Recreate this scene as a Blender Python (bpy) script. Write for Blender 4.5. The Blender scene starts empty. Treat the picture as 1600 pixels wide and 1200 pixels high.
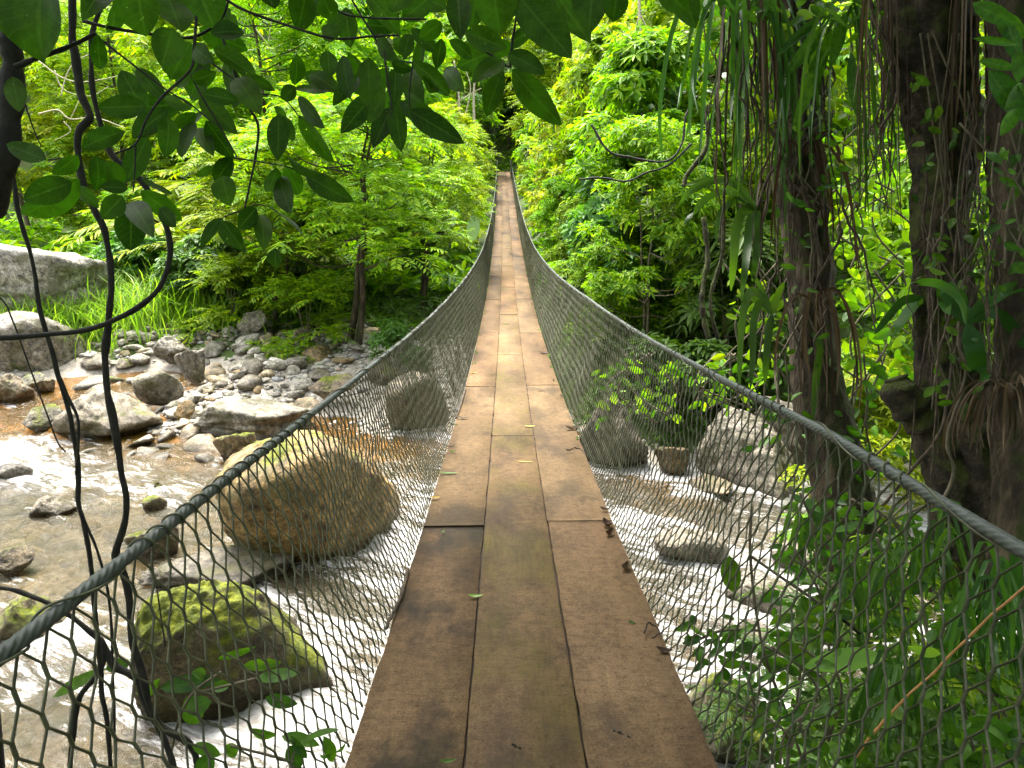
import bpy, bmesh, math, random
import numpy as np
from mathutils import Vector, noise as mnoise
random.seed(7); RNG = np.random.default_rng(11)
SC = bpy.context.scene; COL = SC.collection
PI = math.pi
# ------------------------------------------------------------------ camera maths
FPX, HOR, VPX = 1200.0, 249.0, 786.0
TH = math.atan((600-HOR)/FPX); PS = math.atan((800-VPX)*math.cos(TH)/FPX)
F0 = np.array([math.sin(PS), math.cos(PS), 0.0])
CF = F0*math.cos(TH)-np.array([0, 0, math.sin(TH)])
CR = np.array([math.cos(PS), -math.sin(PS), 0.0]); CU = np.cross(CR, CF)
CAM = np.array([-.07, 0.0, 5.2])
def ray(x, y): return CF+CR*((x-800)/FPX)+CU*((600-y)/FPX)
def at_t(x, y, t): return CAM+ray(x, y)*t
def at_z(x, y, z):
    r = ray(x, y); t = (z-CAM[2])/r[2]; return CAM+r*t, t
def at_y(x, y, Y):
    r = ray(x, y); t = (Y-CAM[1])/r[1]; return CAM+r*t, t
# ------------------------------------------------------------------ object helpers
def mesh_np(name, V, quads=None, tris=None, smooth=False, attrs=None):
    me = bpy.data.meshes.new(name)
    V = np.ascontiguousarray(V, dtype=np.float32).reshape(-1, 3)
    fl, st, n = [], [], 0
    parts = []
    for F, k in ((quads, 4), (tris, 3)):
        if F is None or len(F) == 0: continue
        F = np.asarray(F, dtype=np.int32).reshape(-1, k)
        parts.append(F.ravel()); st.append(n+np.arange(len(F), dtype=np.int32)*k); n += F.size
    L = np.concatenate(parts); S = np.concatenate(st)
    me.vertices.add(len(V)); me.vertices.foreach_set('co', V.ravel())
    me.loops.add(len(L)); me.loops.foreach_set('vertex_index', L)
    me.polygons.add(len(S)); me.polygons.foreach_set('loop_start', S.astype(np.int32))
    if smooth: me.polygons.foreach_set('use_smooth', np.ones(len(S), dtype=bool))
    for an, av in (attrs or {}).items():
        a = me.attributes.new(an, 'FLOAT', 'POINT'); a.data.foreach_set('value', np.ascontiguousarray(av, dtype=np.float32).ravel())
    me.update(calc_edges=True); me.validate(verbose=False)
    return me
def obj(name, me, mat=None, parent=None, loc=(0, 0, 0)):
    o = bpy.data.objects.new(name, me); COL.objects.link(o)
    if mat is not None and me is not None and not me.materials: me.materials.append(mat)
    o.location = loc
    if parent is not None: o.parent = parent
    return o
def empty(name, loc=(0, 0, 0)):
    o = bpy.data.objects.new(name, None); COL.objects.link(o); o.location = loc
    o.empty_display_size = .2
    return o
def tag(o, label=None, cat=None, group=None, kind=None):
    if label: o['label'] = label
    if cat: o['category'] = cat
    if group: o['group'] = group
    if kind: o['kind'] = kind
    return o
def copy_tree(o, parent=None):
    c = o.copy(); COL.objects.link(c)
    if parent is not None: c.parent = parent
    for ch in list(o.children): copy_tree(ch, c)
    return c
def spline(pts, n):
    """Catmull-Rom through pts (k x d) -> n samples"""
    P = np.asarray(pts, float); k = len(P)
    if k == 2: 
        u = np.linspace(0, 1, n)[:, None]; return P[0]*(1-u)+P[1]*u
    Q = np.vstack([2*P[0]-P[1], P, 2*P[-1]-P[-2]])
    s = np.linspace(0, k-1-1e-6, n); i = s.astype(int); u = (s-i)[:, None]
    a, b, c, d = Q[i], Q[i+1], Q[i+2], Q[i+3]
    return .5*(2*b+(c-a)*u+(2*a-5*b+4*c-d)*u**2+(3*b-a-3*c+d)*u**3)
def nrm(a): return a/np.maximum(np.linalg.norm(a, axis=-1, keepdims=True), 1e-9)
def frames(P):
    T = nrm(np.gradient(P, axis=0)); N = np.zeros_like(T)
    ref = np.array([0, 0, 1.0]) if abs(T[0][2]) < .9 else np.array([1.0, 0, 0])
    n = ref-T[0]*(ref@T[0]); N[0] = n/np.linalg.norm(n)
    for i in range(1, len(P)):
        n = N[i-1]-T[i]*(N[i-1]@T[i]); N[i] = n/max(np.linalg.norm(n), 1e-9)
    return T, N, np.cross(T, N)
def tube(P, R, k=6, prof=None, cap=True):
    """verts, quads, tris of a tube along P with radius R (array or scalar); prof(i_array, phi)->factor"""
    P = np.asarray(P, float); n = len(P); R = np.broadcast_to(np.asarray(R, float), (n,))
    T, N, B = frames(P); ph = np.arange(k)/k*2*PI
    rr = R[:, None]*np.ones((1, k))
    if prof is not None: rr = rr*prof(np.arange(n)[:, None], ph[None, :])
    V = P[:, None, :]+rr[..., None]*(np.cos(ph)[None, :, None]*N[:, None, :]+np.sin(ph)[None, :, None]*B[:, None, :])
    i = np.arange(n-1)[:, None]*k; j = np.arange(k)[None, :]; j2 = (j+1) % k
    Q = np.stack([i+j, i+j2, i+k+j2, i+k+j], -1).reshape(-1, 4)
    V = V.reshape(-1, 3); Tr = np.zeros((0, 3), int)
    if cap:
        a, b = len(V), len(V)+1; V = np.vstack([V, P[:1], P[-1:]])
        jj = np.arange(k); j2 = (jj+1) % k
        Tr = np.vstack([np.stack([np.full(k, a), j2, jj], -1), np.stack([np.full(k, b), (n-1)*k+jj, (n-1)*k+j2], -1)])
    return V, Q, Tr
class MB:
    def __init__(s): s.V = []; s.Q = []; s.T = []; s.n = 0
    def add(s, V, Q=None, T=None):
        V = np.asarray(V, float).reshape(-1, 3)
        s.V.append(V)
        if Q is not None and len(Q): s.Q.append(np.asarray(Q).reshape(-1, 4)+s.n)
        if T is not None and len(T): s.T.append(np.asarray(T).reshape(-1, 3)+s.n)
        s.n += len(V); return s
    def tube(s, P, R, k=6, prof=None): return s.add(*tube(P, R, k, prof))
    def me(s, name, smooth=False):
        return mesh_np(name, np.vstack(s.V), np.vstack(s.Q) if s.Q else None, np.vstack(s.T) if s.T else None, smooth)
# smooth value noise, vectorised
_tab = np.random.default_rng(3).random(4096)
def vn3(x, y, z=0.0):
    x, y, z = np.broadcast_arrays(np.asarray(x, float), np.asarray(y, float), np.asarray(z, float))
    xi, yi, zi = np.floor(x).astype(np.int64), np.floor(y).astype(np.int64), np.floor(z).astype(np.int64)
    u, v, w = x-xi, y-yi, z-zi
    u, v, w = u*u*(3-2*u), v*v*(3-2*v), w*w*(3-2*w)
    def h(a, b, c): return _tab[((a*73856093) ^ (b*19349663) ^ (c*83492791)) & 4095]
    r = 0
    for a, fa in ((0, 1-u), (1, u)):
        for b, fb in ((0, 1-v), (1, v)):
            for c, fc in ((0, 1-w), (1, w)): r = r+h(xi+a, yi+b, zi+c)*fa*fb*fc
    return r*2-1
def fbm(x, y, z=0.0, o=4):
    r, a, f = 0, 1.0, 1.0
    for _ in range(o): r = r+a*vn3(np.asarray(x)*f+17.3*_, np.asarray(y)*f, np.asarray(z)*f); a *= .5; f *= 2.03
    return r
def sst(a, b, x):
    t = np.clip((x-a)/(b-a), 0, 1); return t*t*(3-2*t)
# ------------------------------------------------------------------ materials
def newmat(name):
    m = bpy.data.materials.new(name); m.use_nodes = True
    nt = m.node_tree; nt.nodes.clear()
    out = nt.nodes.new('ShaderNodeOutputMaterial'); return m, nt, out
def N(nt, t, **kw):
    n = nt.nodes.new(t)
    for k, v in kw.items():
        if k in n.inputs: n.inputs[k].default_value = v
        else: setattr(n, k, v)
    return n
def LK(nt, a, b): nt.links.new(a, b)
def ramp(nt, fac, stops, interp='LINEAR'):
    r = nt.nodes.new('ShaderNodeValToRGB'); e = r.color_ramp.elements; r.color_ramp.interpolation = interp
    while len(e) < len(stops): e.new(.5)
    for el, (p, c) in zip(e, stops): el.position = p; el.color = (*c, 1) if len(c) == 3 else c
    LK(nt, fac, r.inputs[0]); return r.outputs[0]
def mixc(nt, fac, a, b, mode='MIX'):
    m = nt.nodes.new('ShaderNodeMix'); m.data_type = 'RGBA'; m.blend_type = mode
    for s, v in ((0, fac), (6, a), (7, b)):
        if hasattr(v, 'is_output'): LK(nt, v, m.inputs[s])
        else: m.inputs[s].default_value = v if s == 0 else ((*v, 1) if len(v) == 3 else v)
    return m.outputs[2]
def math_(nt, op, a, b=0.0, clamp=False):
    m = nt.nodes.new('ShaderNodeMath'); m.operation = op; m.use_clamp = clamp
    for s, v in ((0, a), (1, b)):
        if hasattr(v, 'is_output'): LK(nt, v, m.inputs[s])
        else: m.inputs[s].default_value = v
    return m.outputs[0]
def noise_tex(nt, scale, detail=4, rough=.55, vec=None, dist=0.0, stretch=None, obj_coord=True):
    tc = nt.nodes.new('ShaderNodeTexCoord'); src = tc.outputs['Object' if obj_coord else 'Generated']
    if not obj_coord:
        g = nt.nodes.new('ShaderNodeNewGeometry'); src = g.outputs['Position']
    if stretch:
        mp = nt.nodes.new('ShaderNodeMapping'); mp.inputs['Scale'].default_value = stretch; LK(nt, src, mp.inputs[0]); src = mp.outputs[0]
    n = N(nt, 'ShaderNodeTexNoise', Scale=scale, Detail=detail, Roughness=rough, Distortion=dist); LK(nt, src, n.inputs['Vector'])
    return n.outputs['Fac']
def bump(nt, h, strength, dist):
    b = N(nt, 'ShaderNodeBump', Strength=strength, Distance=dist); LK(nt, h, b.inputs['Height']); return b.outputs[0]
def leaf_mat(name, cols, trans=.4, rough=.42, spec=.45, tint=(1.35, 1.45, .45), vary=.25, veins=False, holes=False):
    m, nt, out = newmat(name)
    g = N(nt, 'ShaderNodeNewGeometry'); oi = N(nt, 'ShaderNodeObjectInfo')
    k = len(cols); c = ramp(nt, g.outputs['Random Per Island'], [(i/(k-1) if k > 1 else 0, cc) for i, cc in enumerate(cols)])
    v = math_(nt, 'MULTIPLY_ADD', oi.outputs['Random'], vary); v.node.inputs[2].default_value = 1-vary/2
    hs = N(nt, 'ShaderNodeHueSaturation'); LK(nt, c, hs.inputs['Color']); LK(nt, v, hs.inputs['Value'])
    hu = math_(nt, 'MULTIPLY_ADD', oi.outputs['Random'], .03); hu.node.inputs[2].default_value = .485
    LK(nt, hu, hs.inputs['Hue']); c = hs.outputs[0]
    if veins:   # pale midrib and side veins, from the leaf's own length and width coordinates
        lu = N(nt, 'ShaderNodeAttribute', attribute_name='lu').outputs['Fac']; lv = math_(nt, 'ABSOLUTE', N(nt, 'ShaderNodeAttribute', attribute_name='lv').outputs['Fac'])
        q = math_(nt, 'SUBTRACT', math_(nt, 'MULTIPLY', lu, 8.0), math_(nt, 'MULTIPLY', lv, 1.7)); q = math_(nt, 'ABSOLUTE', math_(nt, 'SUBTRACT', math_(nt, 'FRACT', q), .5))
        side = ramp(nt, q, [(0, (1, 1, 1)), (.07, (0, 0, 0))]); mid = ramp(nt, lv, [(0, (1, 1, 1)), (.05, (.9, .9, .9)), (.09, (0, 0, 0))])
        blot = ramp(nt, noise_tex(nt, 26, 4, .6), [(.4, (.72, .72, .72)), (.6, (1.15, 1.15, 1.0))]); c = mixc(nt, 1.0, c, blot, 'MULTIPLY')
        c = mixc(nt, math_(nt, 'MULTIPLY', side, .22), c, (.10, .17, .03)); c = mixc(nt, math_(nt, 'MULTIPLY', mid, .22), c, (.13, .2, .04))
        spt = ramp(nt, noise_tex(nt, 170, 1, .5), [(.76, (0, 0, 0)), (.79, (1, 1, 1))]); c = mixc(nt, math_(nt, 'MULTIPLY', spt, .6), c, (.25, .26, .1))
    p = N(nt, 'ShaderNodeBsdfPrincipled', Roughness=rough); p.inputs['Specular IOR Level'].default_value = spec
    LK(nt, c, p.inputs['Base Color'])
    t = N(nt, 'ShaderNodeBsdfTranslucent'); tc = mixc(nt, 1.0, c, tint, 'MULTIPLY'); LK(nt, tc, t.inputs[0])
    if veins:
        nz = noise_tex(nt, 60, 2); b = bump(nt, nz, .15, .002); LK(nt, b, p.inputs['Normal'])
    mx = N(nt, 'ShaderNodeMixShader'); mx.inputs[0].default_value = trans
    LK(nt, p.outputs[0], mx.inputs[1]); LK(nt, t.outputs[0], mx.inputs[2])
    if holes:   # insect holes eaten through some of the leaves
        h = ramp(nt, noise_tex(nt, 32, 2, .5), [(.70, (0, 0, 0)), (.705, (1, 1, 1))], 'CONSTANT')
        sel = math_(nt, 'GREATER_THAN', g.outputs['Random Per Island'], .62); hx = N(nt, 'ShaderNodeMixShader'); LK(nt, math_(nt, 'MULTIPLY', h, sel), hx.inputs[0])
        tp = N(nt, 'ShaderNodeBsdfTransparent'); LK(nt, mx.outputs[0], hx.inputs[1]); LK(nt, tp.outputs[0], hx.inputs[2]); mx = hx
    LK(nt, mx.outputs[0], out.inputs[0]); return m
def rough_mat(name, cols, scale, rough=.8, bscale=None, bstr=.5, bdist=.02, stretch=None, moss=None, spec=.3, world=False):
    m, nt, out = newmat(name)
    n = noise_tex(nt, scale, 6, .62, stretch=stretch, obj_coord=not world)
    k = len(cols); c = ramp(nt, n, [(.28+.44*i/(k-1), cc) for i, cc in enumerate(cols)])
    if moss:
        mc, amt = moss
        g = N(nt, 'ShaderNodeNewGeometry'); sp = N(nt, 'ShaderNodeSeparateXYZ'); LK(nt, g.outputs['Normal'], sp.inputs[0])
        nn = noise_tex(nt, scale*.9, 5, .6, obj_coord=not world)
        f = math_(nt, 'MULTIPLY_ADD', sp.outputs[2], .5); LK(nt, nn, f.node.inputs[2])
        f2 = ramp(nt, f, [(1-amt, (0, 0, 0)), (1-amt+.18, (1, 1, 1))]); c = mixc(nt, f2, c, mc)
    p = N(nt, 'ShaderNodeBsdfPrincipled', Roughness=rough); p.inputs['Specular IOR Level'].default_value = spec
    LK(nt, c, p.inputs['Base Color'])
    bn = noise_tex(nt, bscale or scale*3, 8, .65, stretch=stretch, obj_coord=not world)
    LK(nt, bump(nt, bn, bstr, bdist), p.inputs['Normal']); LK(nt, p.outputs[0], out.inputs[0])
    return m
# ------------------------------------------------------------------ material library
def rock_mat():
    m, nt, out = newmat('river_rock')
    at = N(nt, 'ShaderNodeAttribute', attribute_type='OBJECT', attribute_name='moss')
    tn = N(nt, 'ShaderNodeAttribute', attribute_type='OBJECT', attribute_name='tone')
    wm = N(nt, 'ShaderNodeAttribute', attribute_type='OBJECT', attribute_name='warm')
    n1 = noise_tex(nt, 1.3, 7, .6, obj_coord=False); n2 = noise_tex(nt, 7, 8, .7, obj_coord=False); n3 = noise_tex(nt, 38, 8, .75, obj_coord=False)
    grey = ramp(nt, n1, [(.3, (.115, .107, .087)), (.5, (.205, .19, .155)), (.7, (.31, .285, .245))])
    warm = ramp(nt, n1, [(.3, (.09, .055, .022)), (.5, (.22, .14, .05)), (.72, (.33, .21, .07))])
    c = mixc(nt, wm.outputs['Fac'], grey, warm)
    c = mixc(nt, 1.0, c, ramp(nt, n2, [(.36, (.10, .09, .07)), (.5, (.5, .5, .5)), (.64, (.88, .86, .82))]), 'OVERLAY')
    c = mixc(nt, .9, c, ramp(nt, n3, [(.36, (.1, .1, .1)), (.5, (.5, .5, .5)), (.64, (.88, .88, .88))]), 'OVERLAY')
    sp_ = ramp(nt, noise_tex(nt, 85, 3, .6, obj_coord=False), [(.62, (0, 0, 0)), (.68, (1, 1, 1))]); c = mixc(nt, math_(nt, 'MULTIPLY', sp_, .6), c, (.05, .045, .035))
    vm = nt.nodes.new('ShaderNodeVectorMath'); vm.operation = 'SCALE'; LK(nt, c, vm.inputs[0]); LK(nt, math_(nt, 'MULTIPLY', tn.outputs['Fac'], .76), vm.inputs['Scale']); c = vm.outputs[0]
    # algae / lichen patches
    lp = ramp(nt, noise_tex(nt, 2.4, 6, .65, obj_coord=False), [(.49, (0, 0, 0)), (.62, (1, 1, 1))])
    c = mixc(nt, math_(nt, 'MULTIPLY', lp, .7), c, (.07, .066, .022))
    g = N(nt, 'ShaderNodeNewGeometry'); sp = N(nt, 'ShaderNodeSeparateXYZ'); LK(nt, g.outputs['Normal'], sp.inputs[0])
    f = math_(nt, 'MULTIPLY_ADD', sp.outputs[2], .35); LK(nt, noise_tex(nt, 1.8, 6, .62, obj_coord=False), f.node.inputs[2])
    f = math_(nt, 'ADD', f, at.outputs['Fac'])
    f = ramp(nt, f, [(.86, (0, 0, 0)), (1.0, (1, 1, 1))])
    mossc = ramp(nt, noise_tex(nt, 9, 8, .8, obj_coord=False), [(.32, (.022, .036, .005)), (.47, (.07, .085, .008)), (.6, (.15, .165, .010)), (.74, (.24, .25, .014))])
    c = mixc(nt, f, c, mossc)
    # thin dark cracks, and the wet tide mark just over the water
    vo = N(nt, 'ShaderNodeTexVoronoi', feature='DISTANCE_TO_EDGE', Scale=1.1); va = nt.nodes.new('ShaderNodeVectorMath'); va.operation = 'ADD'
    nc = N(nt, 'ShaderNodeTexNoise', Scale=2.2, Detail=6); LK(nt, g.outputs['Position'], nc.inputs['Vector']); LK(nt, g.outputs['Position'], va.inputs[0]); LK(nt, nc.outputs['Color'], va.inputs[1]); LK(nt, va.outputs[0], vo.inputs['Vector'])
    ck = ramp(nt, vo.outputs['Distance'], [(0, (1, 1, 1)), (.018, (0, 0, 0))]); ck = math_(nt, 'MULTIPLY', ck, ramp(nt, n1, [(.42, (0, 0, 0)), (.55, (1, 1, 1))])); c = mixc(nt, math_(nt, 'MULTIPLY', ck, .75), c, (.03, .027, .02))
    pz = N(nt, 'ShaderNodeSeparateXYZ'); LK(nt, g.outputs['Position'], pz.inputs[0]); wz = math_(nt, 'SUBTRACT', pz.outputs[2], math_(nt, 'MULTIPLY', n2, .22))
    wet = ramp(nt, math_(nt, 'ADD', wz, .5), [(.47, (1, 1, 1)), (.53, (0, 0, 0))]); c = mixc(nt, math_(nt, 'MULTIPLY', wet, .62), c, (.03, .022, .010))
    p = N(nt, 'ShaderNodeBsdfPrincipled', Roughness=.62); p.inputs['Specular IOR Level'].default_value = .25
    rr = math_(nt, 'MULTIPLY_ADD', f, .35); rr.node.inputs[2].default_value = .5; LK(nt, math_(nt, 'MULTIPLY_ADD', wet, -.3), p.inputs['Roughness']); LK(nt, rr, p.inputs['Roughness'].links[0].from_node.inputs[2])
    LK(nt, c, p.inputs['Base Color'])
    b1 = bump(nt, n2, .8, .06); b2 = N(nt, 'ShaderNodeBump', Strength=.9, Distance=.014); LK(nt, n3, b2.inputs['Height']); LK(nt, b1, b2.inputs['Normal'])
    LK(nt, b2.outputs[0], p.inputs['Normal']); LK(nt, p.outputs[0], out.inputs[0]); return m
M_ROCK = rock_mat()
def plank_mat():
    m, nt, out = newmat('weathered_plywood')
    oi = N(nt, 'ShaderNodeObjectInfo')
    big = noise_tex(nt, 1.1, 5, .6, stretch=(1.6, .55, 1), obj_coord=False); fine = noise_tex(nt, 22, 8, .72, obj_coord=False)
    grain = noise_tex(nt, 26, 5, .65, stretch=(.25, 3.2, 1), obj_coord=False); gr2 = noise_tex(nt, 30, 5, .65, stretch=(3.2, .22, 1), obj_coord=False)
    c = ramp(nt, big, [(.3, (0.0322, 0.02266, 0.01328)), (.43, (0.0739, 0.05049, 0.02879)), (.56, (0.109, 0.07521, 0.04319)), (.72, (0.1562, 0.1113, 0.06643))])
    c2 = ramp(nt, oi.outputs['Random'], [(0, (.68, .66, .64)), (.3, (.9, .87, .84)), (.6, (1.1, 1.06, 1.0)), (.8, (1.0, .92, .86)), (1, (1.15, 1.0, .9))])
    c = mixc(nt, 1.0, c, c2, 'MULTIPLY')
    c = mixc(nt, .55, c, ramp(nt, fine, [(.3, (.15, .15, .15)), (.5, (.5, .5, .5)), (.7, (.78, .76, .74))]), 'OVERLAY')
    vf = noise_tex(nt, 130, 4, .7, obj_coord=False); c = mixc(nt, .45, c, ramp(nt, vf, [(.32, (.12, .12, .12)), (.5, (.5, .5, .5)), (.68, (.8, .8, .8))]), 'OVERLAY')
    c = mixc(nt, .13, c, ramp(nt, grain, [(.38, (.2, .2, .2)), (.62, (.75, .75, .75))]), 'OVERLAY')
    c = mixc(nt, .10, c, ramp(nt, gr2, [(.38, (.2, .2, .2)), (.62, (.75, .75, .75))]), 'OVERLAY')
    # dark damp stains and dirt specks
    st = ramp(nt, noise_tex(nt, 2.3, 6, .62, stretch=(1.7, .8, 1), obj_coord=False), [(.50, (0, 0, 0)), (.64, (1, 1, 1))])
    sa = N(nt, 'ShaderNodeAttribute', attribute_type='OBJECT', attribute_name='stain')
    c = mixc(nt, math_(nt, 'MULTIPLY', st, sa.outputs['Fac']), c, (.02, .018, .015))
    sk = ramp(nt, noise_tex(nt, 75, 2, .5, obj_coord=False), [(.665, (0, 0, 0)), (.71, (1, 1, 1))]); c = mixc(nt, math_(nt, 'MULTIPLY', sk, .7), c, (.015, .011, .008))
    ms = N(nt, 'ShaderNodeAttribute', attribute_type='OBJECT', attribute_name='moss')
    mo = ramp(nt, noise_tex(nt, 2.0, 7, .68, stretch=(1.3, .7, 1), obj_coord=False), [(.45, (0, 0, 0)), (.64, (1, 1, 1))])
    mo = math_(nt, 'MULTIPLY', mo, ramp(nt, gr2, [(.36, (.45, .45, .45)), (.6, (1, 1, 1))]))
    c = mixc(nt, math_(nt, 'MULTIPLY', mo, ms.outputs['Fac']), c, (.085, .07, .018))
    p = N(nt, 'ShaderNodeBsdfPrincipled', Roughness=.8); p.inputs['Specular IOR Level'].default_value = .06
    LK(nt, c, p.inputs['Base Color'])
    LK(nt, ramp(nt, big, [(.35, (.62, .62, .62)), (.7, (.85, .85, .85))]), p.inputs['Roughness'])
    b1 = bump(nt, fine, .5, .006); b2 = N(nt, 'ShaderNodeBump', Strength=.15, Distance=.002); LK(nt, grain, b2.inputs['Height']); LK(nt, b1, b2.inputs['Normal'])
    LK(nt, b2.outputs[0], p.inputs['Normal']); LK(nt, p.outputs[0], out.inputs[0]); return m
M_PLANK = plank_mat()
def water_mat():
    m, nt, out = newmat('river_water')
    fo = N(nt, 'ShaderNodeAttribute', attribute_name='foam'); am = N(nt, 'ShaderNodeAttribute', attribute_name='amber')
    g = N(nt, 'ShaderNodeNewGeometry'); mp = N(nt, 'ShaderNodeMapping'); mp.inputs['Rotation'].default_value = (0, 0, .464); LK(nt, g.outputs['Position'], mp.inputs[0])
    def nz(scale, st, dist, det=7, rough=.68):
        q = N(nt, 'ShaderNodeMapping'); q.inputs['Scale'].default_value = st; LK(nt, mp.outputs[0], q.inputs[0])
        n = N(nt, 'ShaderNodeTexNoise', Scale=scale, Detail=det, Roughness=rough, Distortion=dist); LK(nt, q.outputs[0], n.inputs['Vector']); return n.outputs['Fac']
    n = nz(1.6, (.45, 1.8, 1), 1.2); n2 = nz(6.0, (.34, 1.7, 1), 1.0); n3 = nz(22, (.6, 1.3, 1), .8, 4, .6)
    def term(x, k): t = math_(nt, 'MULTIPLY_ADD', x, k); t.node.inputs[2].default_value = -k/2; return t
    f = math_(nt, 'ADD', math_(nt, 'ADD', fo.outputs['Fac'], term(n, 2.4)), math_(nt, 'ADD', term(n2, 2.2), term(n3, .9)))
    f = ramp(nt, f, [(.40, (0, 0, 0)), (.56, (.35, .35, .35)), (.78, (.8, .8, .8)), (1.0, (1, 1, 1))])
    foamc = ramp(nt, n2, [(.30, (.11, .095, .07)), (.44, (.20, .188, .165)), (.56, (.29, .285, .275)), (.70, (.42, .42, .415))])
    foam = N(nt, 'ShaderNodeBsdfPrincipled', Roughness=.45); LK(nt, foamc, foam.inputs['Base Color'])
    deep = ramp(nt, n, [(.35, (.030, .026, .013)), (.65, (.068, .055, .026))])
    body = N(nt, 'ShaderNodeBsdfDiffuse'); LK(nt, mixc(nt, am.outputs['Fac'], deep, (.13, .075, .010)), body.inputs[0])
    tr = N(nt, 'ShaderNodeBsdfTransparent'); LK(nt, mixc(nt, am.outputs['Fac'], (.72, .59, .34), (.84, .54, .15)), tr.inputs[0])
    clear = N(nt, 'ShaderNodeMixShader'); k = math_(nt, 'MULTIPLY_ADD', am.outputs['Fac'], .30); k.node.inputs[2].default_value = .45; LK(nt, k, clear.inputs[0])
    LK(nt, body.outputs[0], clear.inputs[1]); LK(nt, tr.outputs[0], clear.inputs[2])
    gl = N(nt, 'ShaderNodeBsdfGlossy', Roughness=.07); fr = N(nt, 'ShaderNodeFresnel', IOR=1.33)
    w = N(nt, 'ShaderNodeMixShader'); LK(nt, fr.outputs[0], w.inputs[0]); LK(nt, clear.outputs[0], w.inputs[1]); LK(nt, gl.outputs[0], w.inputs[2])
    b1 = bump(nt, n2, .6, .07); b2 = N(nt, 'ShaderNodeBump', Strength=.5, Distance=.02); LK(nt, n3, b2.inputs['Height']); LK(nt, b1, b2.inputs['Normal'])
    for q in (foam, gl, fr): LK(nt, b2.outputs[0], q.inputs['Normal'])
    mx = N(nt, 'ShaderNodeMixShader'); LK(nt, f, mx.inputs[0]); LK(nt, w.outputs[0], mx.inputs[1]); LK(nt, foam.outputs[0], mx.inputs[2])
    LK(nt, mx.outputs[0], out.inputs[0]); return m
M_WATER = water_mat()
M_GROUND = rough_mat('forest_floor', [(.035, .026, .014), (.075, .055, .028), (.12, .095, .05)], 1.5, .9, 9, .7, .05, moss=((.045, .07, .012), .38), world=True)
M_GRAVEL = rough_mat('gravel', [(0.1591, 0.1357, 0.103), (0.2902, 0.2574, 0.2059), (0.4212, 0.3838, 0.3182)], 9, .8, 22, .9, .04, world=True)
M_CABLE = rough_mat('steel_rope', [(0.0176, 0.0224, 0.0192), (0.036, 0.0432, 0.0384), (0.068, 0.076, 0.068)], 25, .55, 120, .4, .002, spec=.5)
M_NET = rough_mat('netting_wire', [(0.0256, 0.028, 0.0144), (0.06, 0.0624, 0.0336), (0.112, 0.1136, 0.068)], 14, .55, 200, .2, .001)
M_STEEL = rough_mat('rusty_steel', [(.05, .035, .025), (.09, .06, .04)], 12, .7)
M_BARK = rough_mat('tropical_bark', [(0.0135, 0.00975, 0.006), (0.04875, 0.03525, 0.021), (0.135, 0.1013, 0.06375)], 9, .9, 30, 1.0, .05, stretch=(1, 1, .35), moss=((.04, .05, .01), .42))
M_BARK2 = rough_mat('mossy_dark_bark', [(0.0075, 0.006, 0.00375), (0.03, 0.02325, 0.01275), (0.1013, 0.075, 0.0435)], 8, .9, 26, 1.0, .06, moss=((.055, .065, .012), .48))
M_STEM = rough_mat('young_stem', [(.05, .04, .024), (.10, .08, .05), (.16, .135, .09)], 7, .85, 20, .6, .01)
M_VINE = rough_mat('dark_vine_bark', [(.004, .0035, .0025), (.011, .009, .006), (.026, .022, .013)], 30, .8, 80, .8, .004)
M_ROOT = rough_mat('dry_root', [(.016, .011, .007), (.045, .031, .019), (.10, .073, .045)], 18, .85, 60, .5, .004)
M_TWIG = rough_mat('orange_stick', [(.2, .09, .025), (.33, .16, .05)], 30, .7, 80, .4, .003)
L_OVER = leaf_mat('overhanging_leaf', [(0.0155, 0.04031, 0.003876), (0.02636, 0.06355, 0.0062), (0.04262, 0.09145, 0.008525), (0.02325, 0.05426, 0.0062)], .52, .5, .12, (.9, 1.7, .28), .1, veins=True, holes=True)
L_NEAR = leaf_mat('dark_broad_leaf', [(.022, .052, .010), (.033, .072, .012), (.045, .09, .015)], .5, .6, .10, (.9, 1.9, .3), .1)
L_FINE = leaf_mat('fine_green_leaf', [(0.06006, 0.1365, 0.004368), (0.1092, 0.2184, 0.00546), (0.1747, 0.2894, 0.006552), (0.2621, 0.3385, 0.008736)], .5, .5, .12)
L_ROS = leaf_mat('broad_green_leaf', [(0.04914, 0.1256, 0.004368), (0.09282, 0.202, 0.00546), (0.1529, 0.2785, 0.006552), (0.2293, 0.3276, 0.008736)], .48, .45, .15)
L_YEL = leaf_mat('yellow_green_leaf', [(0.1129, 0.1882, 0.004704), (0.1788, 0.2634, 0.005645), (0.2446, 0.3011, 0.007526), (0.3105, 0.3199, 0.009408)], .48, .5, .2)
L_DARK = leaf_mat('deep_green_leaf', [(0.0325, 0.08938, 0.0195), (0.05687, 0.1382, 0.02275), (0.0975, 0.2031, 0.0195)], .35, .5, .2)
L_STRAP = leaf_mat('strap_leaf', [(0.0187, 0.051, 0.0085), (0.034, 0.085, 0.0119), (0.0595, 0.1275, 0.01275)], .4, .45, .25, vary=.3)
L_DEAD = leaf_mat('dead_leaf', [(0.0245, 0.0154, 0.0084), (0.049, 0.0301, 0.0168), (0.091, 0.0595, 0.0336)], .2, .7, .2, (1.1, .9, .6), .3)
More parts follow.
